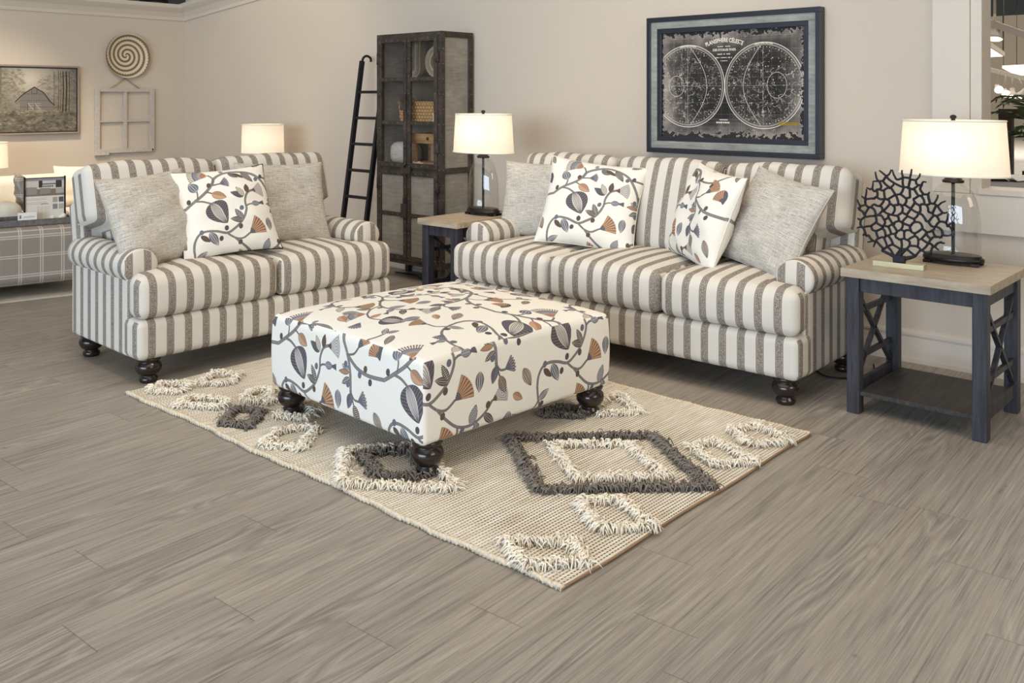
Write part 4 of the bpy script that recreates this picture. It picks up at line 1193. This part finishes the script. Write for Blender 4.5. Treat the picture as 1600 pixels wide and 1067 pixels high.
simple_lamp('lit drum-shade lamp with blush body showing behind the loveseat back', (-6.69, 4.34, .53), .345, .345, .238, .325,
            [(.09, 0), (.10, .01), (.13, .10), (.145, .20), (.13, .265), (.09, .295), (.05, .31), (.042, .318)])
simple_lamp('white-shade lamp with ribbed grey base cut by the left photo edge', (-8.42, 2.80, .42), .345, .345, .215, .306,
            [(.07, 0), (.10, .01), (.125, .06), (.13, .14), (.12, .20), (.09, .25), (.05, .28), (.03, .29)], basketry('ribbed_grey_ceramic', (96, 90, 82), (176, 168, 154), 6, 60))
st = thing('side_table', 'small round table behind the ivory sofa under the ribbed grey lamp', 'table', (-8.42, 2.80, 0))
MB().lathe([(.19, .39), (.20, .395), (.20, .415), (.19, .42), (.001, .42)], n=36).build('tabletop', M['brown_wood'], st)
MB().lathe([(.15, 0), (.15, .02), (.03, .04), (.025, .37), (.10, .39)], n=24).build('pedestal', M['brown_wood'], st)

# ------------------------------------------------------------------ coral sculpture
co = thing('coral_sculpture', 'black branching coral sculpture on a gold block, on the right end table', 'sculpture', (-1.385, 3.945, .60), R(3))
m = MB(); m.box((0, 0, .011), (.205, .045, .022), None, .0015); m.build('base_block', M['brass'], co)
m = MB(); m.box((0, 0, .036), (.05, .022, .028), None, .004)
q = random.Random(21)
OUT = [(-.03, .045), (-.10, .075), (-.150, .12), (-.172, .21), (-.135, .30), (-.07, .38), (0, .40), (.065, .385), (.115, .31), (.155, .26), (.20, .215), (.175, .14), (.135, .075), (.04, .045)]
def inside(x, z):
    r_ = False
    for (x1, z1), (x2, z2) in zip(OUT, OUT[1:] + OUT[:1]):
        if (z1 > z) != (z2 > z) and x < (x2 - x1) * (z - z1) / (z2 - z1) + x1: r_ = not r_
    return r_
sites = []
for _ in range(14000):
    x, z = q.uniform(-.22, .25), q.uniform(.0, .43)
    if all(((x - a) / .0205) ** 2 + ((z - b_) / .032) ** 2 > 1 for a, b_ in sites): sites.append((x, z))
edges = {}
for i, (sx, sz) in enumerate(sites):                      # each cell of the net, cut by the mid-lines to its neighbours
    poly = [(-.4, -.2), (.45, -.2), (.45, .6), (-.4, .6)]
    for k, (ox, oz) in enumerate(sites):
        if k == i or abs(ox - sx) > .09 or abs(oz - sz) > .13: continue
        mx, mz, nx, nz = (sx + ox) / 2, (sz + oz) / 2, ox - sx, oz - sz
        res = []
        for (x1, z1), (x2, z2) in zip(poly, poly[1:] + poly[:1]):
            d1 = (x1 - mx) * nx + (z1 - mz) * nz; d2 = (x2 - mx) * nx + (z2 - mz) * nz
            if d1 <= 0: res.append((x1, z1))
            if (d1 < 0) != (d2 < 0) and d1 != d2:
                t = d1 / (d1 - d2); res.append((x1 + (x2 - x1) * t, z1 + (z2 - z1) * t))
        poly = res
        if len(poly) < 3: break
    for a, b_ in zip(poly, poly[1:] + poly[:1]):
        ka, kb = (round(a[0], 3), round(a[1], 3)), (round(b_[0], 3), round(b_[1], 3))
        if ka != kb: edges[tuple(sorted((ka, kb)))] = (ka, kb)
def strut(a, b_, r0, r1):
    a, b_ = Vector((a[0] * 1.04, q.gauss(0, .002), a[1])), Vector((b_[0] * 1.04, q.gauss(0, .002), b_[1]))
    mid = (a + b_) / 2 + Vector((q.gauss(0, .003), 0, q.gauss(0, .003)))
    m.tube(smooth_path([a, mid, b_], 3), 1.0, 6, taper=lambda t: r0 + (r1 - r0) * t)
inn_pts = set()
for a, b_ in edges.values():
    ia, ib = inside(*a), inside(*b_)
    if ia and ib:
        if q.random() > .05: strut(a, b_, .0052, .0052)
        inn_pts |= {a, b_}
    elif ia or ib:
        if not ia: a, b_ = b_, a
        d = math.hypot(b_[0] - a[0], b_[1] - a[1]); k = min(1.0, q.uniform(.028, .050) / d)
        if a[1] > .08: strut(a, (a[0] + (b_[0] - a[0]) * k, a[1] + (b_[1] - a[1]) * k + .006), .0050, .0032)
for p in sorted(inn_pts, key=lambda p: p[1] + abs(p[0]) * .25)[:9]:
    strut((q.uniform(-.014, .014), .035), p, .0075, .0058)
m.build('coral_fan', M['coral'], co)

# ------------------------------------------------------------------ framed star chart
pc = thing('framed_star_chart', 'large star chart print in navy and silver frame above the sofa', 'picture', (-2.595, WY, 1.385))
W2, H2 = .542, .402
def ring(m, w0, h0, wd, y0, y1):
    m.span((-w0, y0, h0 - wd), (w0, y1, h0), .002); m.span((-w0, y0, -h0), (w0, y1, -h0 + wd), .002)
    m.span((-w0, y0, -h0 + wd), (-w0 + wd, y1, h0 - wd), .002); m.span((w0 - wd, y0, -h0 + wd), (w0, y1, h0 - wd), .002)
m = MB(); ring(m, W2, H2, .028, -.062, -.005); m.build('outer_frame', M['frame_black'], pc)
m = MB(); ring(m, W2 - .027, H2 - .027, .042, -.054, -.010); m.build('silver_band', M['frame_silver'], pc)
m = MB(); ring(m, W2 - .067, H2 - .067, .030, -.050, -.012); m.build('inner_frame', M['frame_black'], pc)
pw, phh = W2 - .096, H2 - .096
def uv_plane(w, h):
    def f(me):
        uv = me.uv_layers.new(name='UVMap')
        for lp in me.loops:
            c = me.vertices[lp.vertex_index].co; uv.data[lp.index].uv = ((c.x + w) / (2 * w), (c.z + h) / (2 * h))
    return f
pr = me_obj('print', [(-pw, -.034, -phh), (pw, -.034, -phh), (pw, -.034, phh), (-pw, -.034, phh)], [(0, 1, 2, 3)], M['planis'], pc, uvf=uv_plane(pw, phh))
def lettering(text, parent, cx, cz, size, y, mat, arc=None, width=None, bold=0.0):
    cu = bpy.data.curves.new('lettering', 'FONT'); cu.body = text; cu.size = size; cu.align_x = 'CENTER'; cu.offset = bold
    o = bpy.data.objects.new('lettering', cu); COL.objects.link(o)
    bpy.context.view_layer.update()
    me = bpy.data.meshes.new_from_object(o.evaluated_get(bpy.context.evaluated_depsgraph_get()))
    bpy.data.objects.remove(o)
    xs = [v.co.x for v in me.vertices]; k = (width / (max(xs) - min(xs))) if width else 1
    for v in me.vertices:
        x, z = v.co.x * k, v.co.y * (k if width and not arc else 1)
        if arc:
            a = x / arc; rr_ = arc + z; v.co = (cx + rr_ * math.sin(a), y, cz - arc + rr_ * math.cos(a))
        else: v.co = (cx + x, y, cz + z)
    me.materials.append(mat); ob = bpy.data.objects.new('lettering', me); COL.objects.link(ob); ob.parent = parent
    return ob
lettering('PLANISPH\u00c8RE C\u00c9LESTE', pr, -.035, .240, .033, -.0348, M['ink_pale'], .30, .235, .0006)
lettering('DES \u00c9TOILES FIXES', pr, -.035, .190, .015, -.0348, M['ink_pale'], None, .145, .0003)
def small_print(parent, cx, cz, w, h, mat, y=-.0346):
    m_ = MB(); x = cx - w / 2; q_ = random.Random(int(cz * 1e4))
    while x < cx + w / 2 - h:
        l_ = q_.uniform(.5, .9) * h
        if q_.random() > .15: m_.add([(x, y, cz), (x + l_, y, cz), (x + l_, y, cz + h), (x, y, cz + h)], [(0, 1, 2, 3)])
        x += l_ + h * .35
    o_ = m_.build('small_print', mat, parent); o_['kind'] = 'stuff'
for cz, wd, hh in ((.212, .085, .005), (.168, .085, .006), (.149, .11, .005), (.131, .05, .004), (-.205, .06, .006), (-.222, .10, .009)): small_print(pr, -.035, cz, wd, hh, M['ink_pale'])
lettering('H\u00c9MISPH\u00c8RE BOR\u00c9AL', pr, -.27, .222, .012, -.0348, M['ink_pale'], .24, .11, .0004)
lettering('H\u00c9MISPH\u00c8RE AUSTRAL', pr, .207, .222, .012, -.0348, M['ink_pale'], .24, .11, .0004)
GL = me_obj('glazing', [(-pw, -.038, -phh), (pw, -.038, -phh), (pw, -.038, phh), (-pw, -.038, phh)], [(0, 1, 2, 3)], M['glass'], pc)

# ------------------------------------------------------------------ industrial cabinet and its contents
CX0, CX1, CY0, CY1, CZ0, CZ1 = -5.322, -4.637, 4.42, 4.735, .12, 1.772
cb = thing('display_cabinet', 'tall riveted grey metal cabinet with glass upper doors against the back wall', 'cabinet', ((CX0 + CX1) / 2, (CY0 + CY1) / 2, 0))
cw, cd = (CX1 - CX0) / 2, (CY1 - CY0) / 2; ZM = .800
fm = MB(); b = .040
for x in (-1, 1):
    for y in (-1, 1): fm.span((x * cw - (b if x > 0 else 0), y * cd - (b if y > 0 else 0), CZ0), (x * cw + (0 if x > 0 else b), y * cd + (0 if y > 0 else b), CZ1), .002)
for z in (CZ0, ZM - .02, CZ1 - b):
    fm.span((-cw + b, -cd, z), (cw - b, -cd + b, z + b), .002); fm.span((-cw + b, cd - b, z), (cw - b, cd, z + b), .002)
    for x in (-1, 1): fm.span((x * cw - (b if x > 0 else 0), -cd + b, z), (x * cw + (0 if x > 0 else b), cd - b, z + b), .002)
fm.build('frame', M['iron'], cb)
m = MB(); m.span((-cw + .01, -cd + .01, CZ1 - .006), (cw - .01, cd - .01, CZ1), .001); m.build('top_panel', M['iron'], cb)
for x in (-1, 1):
    m = MB(); m.span((x * (cw - .018) - .005, -cd + .02, CZ0 + .02), (x * (cw - .018) + .005, cd - .02, CZ1 - .02)); m.build('side_panel', M['zinc'], cb)
m = MB(); m.span((-cw + .02, cd - .014, CZ0 + .02), (cw - .02, cd - .006, CZ1 - .02)); m.build('back_panel', M['dark_in'], cb)
SHELF = (1.452, 1.136, .815)
for z in SHELF + (CZ0 + .02,):
    m = MB(); m.span((-cw + .026, -cd + .034, z - .018), (cw - .026, cd - .016, z)); m.build('shelf', M['dark_in'], cb)
for x in (-1, 1):
    for y in (-1, 1): MB().span((x * (cw - .03) - .018, y * (cd - .03) - .018, 0), (x * (cw - .03) + .018, y * (cd - .03) + .018, CZ0)).build('leg', M['iron'], cb)
MB().span((-.018, cd - .05, 0), (.018, cd - .014, CZ0)).build('leg', M['iron'], cb)
def rivets(m, pts):
    for p in pts: m.sphere(p, .0045, 6)
for sx in (-1, 1):
    for up in (0, 1):
        z0, z1 = ((CZ0 + .03, ZM - .012) if not up else (ZM + .012, CZ1 - .03))
        x0, x1 = sorted((sx * .004, sx * (cw - .030)))
        dr = MB(); yf, yb = -cd - .012, -cd + .008; s = .034
        dr.span((x0, yf, z0), (x0 + s, yb, z1), .002); dr.span((x1 - s, yf, z0), (x1, yb, z1), .002)
        dr.span((x0 + s, yf, z0), (x1 - s, yb, z0 + s), .002); dr.span((x0 + s, yf, z1 - s), (x1 - s, yb, z1), .002)
        mids = (1.430, 1.118) if up else (.462,)
        for z in mids: dr.span((x0 + s, yf + .002, z - .002), (x1 - s, yb, z + .026), .002)
        d_ = dr.build('door', M['iron'], cb)
        if up:
            me_obj('glass_pane', [(x0 + s, yf + .012, z0 + s), (x1 - s, yf + .012, z0 + s), (x1 - s, yf + .012, z1 - s), (x0 + s, yf + .012, z1 - s)], [(0, 1, 2, 3)], M['glass'], d_)
        else:
            MB().span((x0 + s, yf + .010, z0 + s), (x1 - s, yf + .016, z1 - s)).build('metal_panel', M['zinc'], d_)
        rv = MB(); P = []
        for z in [z0 + .03 + i * (z1 - z0 - .06) / 7 for i in range(8)]: P += [(x0 + s / 2, yf, z), (x1 - s / 2, yf, z)]
        for x in (x0 + .09, (x0 + x1) / 2, x1 - .09): P += [(x, yf, z0 + s / 2), (x, yf, z1 - s / 2)] + [(x, yf + .002, z + .012) for z in mids]
        rivets(rv, P); o = rv.build('rivets', M['rivet'], d_); o['kind'] = 'stuff'
        for z in (z0 + .16 * (z1 - z0), z0 + .84 * (z1 - z0)):
            h = MB(); xh = x1 if sx > 0 else x0
            h.span((xh - .012, yf - .006, z - .035), (xh + .016, yf + .006, z + .035), .002); h.tube([(xh + .002 * sx, yf - .006, z - .04), (xh + .002 * sx, yf - .006, z + .04)], .006, 8); h.build('hinge', M['iron'], d_)
zz = 1.22
h = MB(); h.span((-.052, -cd - .032, zz), (.006, -cd - .012, zz + .115), .004); h.build('handle', M['iron'], cb)
h = MB(); h.span((-.048, -cd - .028, .455), (.006, -cd - .012, .555), .004); h.span((-.02, -cd - .034, .55), (-.005, -cd - .014, .60), .003); h.build('latch', M['iron'], cb)
h = MB(); h.span((-.05, -cd - .030, ZM - .035), (.05, -cd - .010, ZM + .03), .006); h.tube([(.0, -cd - .036, ZM + .02), (.03, -cd - .045, ZM + .05)], .008, 8); h.build('latch', M['iron'], cb)
rv = MB(); rivets(rv, [(cw, y, z) for y in (-cd + .02, cd - .02) for z in [CZ0 + .06 + i * .105 for i in range(16)]] + [(-cw + .02, -cd, CZ0 + .06 + i * .105) for i in range(16)] + [(cw - .02, -cd, CZ0 + .06 + i * .105) for i in range(16)])
o = rv.build('rivets', M['rivet'], cb); o['kind'] = 'stuff'
cxm = (CX0 + CX1) / 2
def letter(ch, label, x, size, z, ry=0.0):
    t = thing('burlap_letter', label, 'letter', (x, 4.60, z), R(ry), 'decorative letters in the cabinet')
    cu = bpy.data.curves.new('letter', 'FONT'); cu.body = ch; cu.size = size; cu.extrude = .018; cu.offset = .012; cu.align_x = 'CENTER'
    o = bpy.data.objects.new('letter', cu); COL.objects.link(o); bpy.context.view_layer.update()
    me = bpy.data.meshes.new_from_object(o.evaluated_get(bpy.context.evaluated_depsgraph_get()))
    cu.offset = -.004; cu.extrude = .004; bpy.context.view_layer.update()
    me2 = bpy.data.meshes.new_from_object(o.evaluated_get(bpy.context.evaluated_depsgraph_get())); bpy.data.objects.remove(o)
    zmin = min(v.co.y for v in me.vertices)
    for q_, yo in ((me, 0), (me2, -.018)):
        for v in q_.vertices: v.co = (v.co.x * 1.12, -v.co.z + yo, v.co.y - zmin)
        q_.flip_normals() if hasattr(q_, 'flip_normals') else None
    me.materials.append(M['burlap']); me2.materials.append(M['zinc'])
    for nm, q_ in (('letter_body', me), ('metal_face', me2)):
        ob = bpy.data.objects.new(nm, q_); COL.objects.link(ob); ob.parent = t
letter('J', 'burlap letter J on the top cabinet shelf', -5.055, .315, 1.453)
letter('C', 'burlap letter C on the top cabinet shelf', -4.86, .30, 1.453)
bk = thing('wicker_basket', 'tan seagrass basket on the middle glass shelf of the cabinet', 'basket', (-4.93, 4.575, 1.137))
def taper_box(m, w, d, h, t, fl=1.06):
    for sx in (-1, 1):
        m.add([(sx * w / 2, -d / 2, 0), (sx * w / 2, d / 2, 0), (sx * w / 2 * fl, d / 2 * fl, h), (sx * w / 2 * fl, -d / 2 * fl, h), (sx * (w / 2 - t), -d / 2 + t, 0), (sx * (w / 2 - t), d / 2 - t, 0), (sx * (w / 2 * fl - t), d / 2 * fl - t, h), (sx * (w / 2 * fl - t), -d / 2 * fl + t, h)],
              [(0, 1, 2, 3), (4, 7, 6, 5), (3, 2, 6, 7), (0, 3, 7, 4), (1, 5, 6, 2)])
        m.add([(-w / 2, sx * d / 2, 0), (w / 2, sx * d / 2, 0), (w / 2 * fl, sx * d / 2 * fl, h), (-w / 2 * fl, sx * d / 2 * fl, h), (-w / 2 + t, sx * (d / 2 - t), 0), (w / 2 - t, sx * (d / 2 - t), 0), (w / 2 * fl - t, sx * (d / 2 * fl - t), h), (-w / 2 * fl + t, sx * (d / 2 * fl - t), h)],
              [(0, 1, 2, 3), (4, 7, 6, 5), (3, 2, 6, 7)])
    m.add([(-w / 2, -d / 2, .002), (w / 2, -d / 2, .002), (w / 2, d / 2, .002), (-w / 2, d / 2, .002)], [(0, 1, 2, 3)])
m = MB(); taper_box(m, .40, .19, .135, .012); m.build('woven_body', M['wicker'], bk)
m = MB(); m.tube([(-.21, -.10, .137), (.21, -.10, .137), (.21, .10, .137), (-.21, .10, .137)], .010, 8, True); m.build('rim', M['wicker'], bk)
for sx in (-1, 1):
    m = MB(); m.tube(smooth_path([(sx * .208, -.045, .138), (sx * .212, -.03, .168), (sx * .212, .03, .168), (sx * .208, .045, .138)], 6), .008, 8); m.build('handle', M['wicker'], bk)
tg = MB().box((0, 0, .034), (.030, .004, .068), None, .001).build('paper_tag', M['paper'], None, (-4.735, 4.452, 1.1375)); tag(tg, 'small white paper tag standing at the right of the basket', 'tag')
cr = thing('wooden_crate', 'light wooden crate with a lidded rail low behind the right glass door', 'crate', (-4.83, 4.57, .816))
m = MB()
for x in (-.155, .155): m.box((x, -.075, .085), (.025, .02, .17), None, .001); m.box((x, .075, .085), (.025, .02, .17), None, .001)
m.build('post', M['crate'], cr)
m = MB(); m.box((0, 0, .205), (.345, .19, .07), None, .002); m.build('lid', M['crate'], cr)
m = MB(); m.box((0, 0, .02), (.33, .17, .03), None, .001); m.build('bottom_board', M['crate'], cr)
m = MB(); m.box((0, .07, .1), (.30, .006, .14)); m.build('mesh_panel', M['burlap'], cr)
m = MB(); m.sphere((0, -.097, .205), .012, 8); m.build('knob', M['bronze'], cr)
m = MB(); 
for k in range(5): m.sphere((-.06 + .03 * k, 0, .018 + .006 * (k % 2)), .021, 8)
tag(m.build('cloth_bundle', M['burlap'], None, (-4.93, 4.455, .8155)), 'small crumpled cloth bundle in front of the wooden crate', 'cloth')
cu_ = rbox('grey_cushion', (.26, .15, .17), .065, M['slub'], None, (-5.17, 4.57, .903), m=(6, 4, 4)); tag(cu_, 'rounded grey cushion low behind the left glass door', 'cushion')

# ------------------------------------------------------------------ ladder
ld_ = thing('ladder', 'black leaning ladder with a curled hook beside the metal cabinet', 'ladder', (-5.60, 4.376, 0))
def lp(z): return .0 + .244 * z / 1.60
for x in (-.14, .14):
    m = MB(); m.bar((x, lp(.01) , .01), (x, lp(1.60), 1.60), .038, .026, (1, 0, 0), .004); m.build('rail', M['black_metal'], ld_)
for z in [.355 - .2 + .2 * i for i in range(7)]:
    m = MB(); m.bar((-.13, lp(z), z), (.13, lp(z), z), .030, .022, (0, 0, 1), .004); m.build('rung', M['black_metal'], ld_)
for x in (-.14, .14):
    m = MB(); m.tube(smooth_path([(x, lp(1.58), 1.58), (x, lp(1.60) + .01, 1.622), (x, lp(1.60) + .045, 1.640), (x, lp(1.60) + .082, 1.625), (x, lp(1.60) + .088, 1.595)], 6), .010, 8); m.build('hook', M['black_metal'], ld_)

# ------------------------------------------------------------------ left wall pieces
bp = thing('framed_barn_picture', 'landscape canvas of a grey barn among trees on the left wall', 'picture', (WX, 3.02, 1.295), R(90))
m = MB(); ring(m, .662, .308, .016, -.045, -.002); m.build('frame', M['canvas_frame'], bp)
m = MB(); ring(m, .648, .294, .012, -.040, -.004); m.build('liner', M['frame_black'], bp)
def uv_half(me):
    uv = me.uv_layers.new(name='UVMap')
    for lp_ in me.loops:
        c = me.vertices[lp_.vertex_index].co; uv.data[lp_.index].uv = (c.x / .637 if c.x > 0.001 else c.x / .637, (c.z + .283) / .566)
me_obj('canvas', [(-.637, -.034, -.283), (0, -.034, -.283), (.637, -.034, -.283), (-.637, -.034, .283), (0, -.034, .283), (.637, -.034, .283)], [(0, 1, 4, 3), (1, 2, 5, 4)], M['barn'], bp, uvf=uv_half)
def spiral_mat():
    t = NT('woven_spiral'); x, y, z = t.sep(t.coord('Object'))
    r = t.math('SQRT', t.math('ADD', t.math('MULTIPLY', x, x), t.math('MULTIPLY', z, z))); a = t.math('ARCTAN2', z, x)
    s = t.math('FRACT', t.math('ADD', t.math('MULTIPLY', r, 22.5), t.math('MULTIPLY', a, 2 / (2 * math.pi))))
    zig = t.math('MULTIPLY', t.math('SINE', t.math('MULTIPLY', a, 44)), .07)
    k = t.math('GREATER_THAN', t.math('ADD', s, zig), .54)
    nz = t.noise(t.coord('Object'), 200, 2)
    col = t.mix(k, t.mix(nz, lin((196, 182, 160)), lin((222, 210, 192))), t.mix(nz, lin((104, 88, 62)), lin((134, 116, 86))))
    return t.bsdf(col, .9, 0, .1, nz, .4, .003)
M['spiral'] = spiral_mat()
pl = MB().lathe([(.215, -.055), (.205, -.045), (.15, -.022), (.08, -.012), (.002, -.008)], n=64, caps=False).lathe([(.002, -.001), (.08, -.004), (.15, -.012), (.208, -.038), (.215, -.055)], n=64, caps=False)
pl.xform(Matrix.Rotation(R(90), 4, 'X')); pl.xform(Matrix.Rotation(math.pi, 4, 'Z')); pl.xform(Matrix.Translation((0, 0, 0)))
pl.v = [Vector((v.x, -abs(v.y), v.z)) for v in pl.v]
o = pl.build('spiral_wall_basket', M['spiral'], None, (WX, 4.137, 1.718), (0, 0, R(90))); tag(o, 'round woven basket plate with brown spiral on the left wall', 'wall decor')
ws = thing('window_sash', 'chipped white four-pane window sash hanging by rope below the spiral plate', 'window sash', (WX, 4.122, 1.095), R(90))
m = MB(); m.span((-.288, -.034, -.30), (-.245, -.006, .307), .002); m.span((.245, -.034, -.30), (.288, -.006, .307), .002)
m.span((-.245, -.034, .275), (.245, -.006, .307), .002); m.span((-.2879, -.036, -.322), (-.16, -.005, -.27), .002); m.span((-.245, -.0335, -.305), (.26, -.0065, -.2651), .002)
m.build('frame', M['chippy'], ws)
m = MB(); m.span((-.016, -.030, -.265), (.016, -.008, .275), .002); m.span((-.245, -.028, -.012), (.245, -.010, .004), .001); m.build('muntin', M['chippy'], ws)
m = MB(); m.tube([(-.145, -.02, .305), (0, -.012, .405), (.145, -.02, .305)], .004, 6); m.build('hanging_rope', M['rope'], ws)
m = MB(); m.sphere((.268, -.036, -.285), .008, 8); m.build('nail', M['bronze'], ws)

# ------------------------------------------------------------------ left background vignette
wr = rbox('background_rug', (.95, 2.6, .014), .005, plain('faded_beige_rug', (186, 176, 158), .95, 0, .1, .3, 14), None, (-6.86, 2.05, .0075), (0, 0, R(-12)), k=2, m=(4, 4, 1)); tag(wr, 'pale grey rug under the plaid ottoman', 'rug')
po = thing('plaid_ottoman', 'taupe windowpane-plaid ottoman at the left edge, behind the loveseat', 'ottoman', (-6.80, 2.02, .015), R(-12))
rbox('upholstered_body', (.80, 1.60, .37), .06, M['plaid'], po, (0, 0, .265), m=(6, 10, 4))
for sx in (-1, 1):
    for sy in (-1, 1): MB().box((sx * .34, sy * .74, .04), (.06, .06, .08), None, .004).build('leg', M['black_wood'], po)
ty = thing('serving_tray', 'grey wooden tray on top of the plaid ottoman', 'tray', (-6.535, 2.573, .466), R(-12))
m = MB(); m.box((0, 0, .008), (.26, .66, .014), None, .002); m.build('bottom_board', M['grey_knit'], ty)
m = MB()
for s in (-1, 1): m.box((s * .13, 0, .022), (.014, .66, .040), None, .002); m.box((0, s * .33, .022), (.26, .014, .040), None, .002)
m.build('rim', dark_wood('grey_tray_wood', (92, 88, 88), (124, 118, 114), (6, 40, 40)), ty)
M['tray'] = bpy.data.materials['grey_tray_wood']
for ch in ty.children: ch.data.materials.clear(); ch.data.materials.append(M['tray'])
sg = thing('price_sign', 'upright printed sign with a room photo in a black stand on the tray', 'sign', (-6.470, 2.520, .482), R(78))
def uv_sign(me):
    uv = me.uv_layers.new(name='UVMap')
    for l_ in me.loops:
        c = me.vertices[l_.vertex_index].co; uv.data[l_.index].uv = ((c.x + .118) / .236, (c.z - .005) / .285)
me_obj('print', [(-.118, 0, .005), (.118, 0, .005), (.118, 0, .290), (-.118, 0, .290)], [(0, 1, 2, 3)], M['sign'], sg, uvf=uv_sign)
for s in (-1, 1): MB().span((s * .122 - .005, -.008, 0), (s * .122 + .005, .010, .302), .001).build('side_rail', M['black_metal'], sg)
MB().span((-.124, .004, 0), (.124, .012, .295)).build('backing', M['black_metal'], sg)
cdn = thing('small_card', 'small white printed card leaning in front of the sign', 'card', (-6.440, 2.398, .482), R(78))
me_obj('card', *MB().box((0, 0, .0375), (.112, .003, .073)).raw(), M['paper'], cdn)
lettering('JACKSON', cdn, .012, .040, .014, -.0022, M['ink'], None, .066)
small_print(cdn, .0, .014, .06, .004, M['ink'], -.0022)
MB().span((-.046, -.0024, .036), (-.036, -.0016, .058)).build('logo_mark', M['ink'], cdn)
bg = MB()
for k in range(13): bg.sphere((-.05 + .016 * k + .004 * math.sin(k * 3), .035 * math.sin(k * 1.3), .020 + .012 * (k % 3)), .019, 8)
tag(bg.build('bead_garland', M['cream_welt'], None, (-6.455, 2.615, .483), (0, 0, R(78))), 'string of white beads on the tray at the sign corner', 'beads')
# ivory sofa along the left wall
iv = thing('ivory_sofa', 'ivory slipcovered sofa in front of the left wall, behind the plaid ottoman', 'sofa', (-7.70, 3.30, 0))
Wf = M['white_fab']
rbox('base', (.84, 1.5, .24), .04, Wf, iv, (.02, 0, .16), m=(4, 8, 3)); rbox('back', (.20, 1.5, .44), .07, Wf, iv, (-.33, .06, .46), m=(3, 8, 5))
for s in (-1, 1):
    rbox('arm', (.82, .17, .44), .07, Wf, iv, (.02, s * .695, .32), m=(6, 3, 5))
for s in (-1, 1): rbox('seat_cushion', (.64, .60, .13), .05, Wf, iv, (.12, s * .30, .345), m=(6, 6, 3))
for sx in (-1, 1):
    for sy in (-1, 1): MB().box((sx * .34, sy * .66, .025), (.06, .06, .05)).build('leg', M['black_wood'], iv)
PB = 'pillows on the ivory sofa'
pillow('throw_pillow', 'plaid pillow leaning on the ivory sofa arm, left of the printed sign', M['plaid'], (.34, .32), .11, (-7.55, 2.79, .57), 78, 14, 0, PB, seed=8)
pillow('throw_pillow', 'ivory pillow on the ivory sofa, between the sign and the loveseat back', Wf, (.44, .34), .13, (-7.90, 3.38, .575), -25, 14, 0, PB, seed=9, welt=M['cream_welt'])

# ------------------------------------------------------------------ cords on the floor
c1 = MB().tube(smooth_path([(-1.72, 4.55, .006), (-1.66, 4.35, .006), (-1.80, 4.2, .006), (-2.0, 4.35, .006), (-2.3, 4.3, .006), (-2.7, 4.4, .006)], 10), .004, 6)
tag(c1.build('power_cord', M['cord']), 'black cord running along the floor behind the sofa right foot', 'cord')
c2 = MB().tube(smooth_path([(-5.3, 4.58, .006), (-5.1, 4.60, .006), (-4.95, 4.52, .006), (-4.75, 4.50, .006), (-4.5, 4.58, .006)], 10), .004, 6)
tag(c2.build('power_cord', M['cord']), 'black cord lying on the floor under the metal cabinet', 'cord')
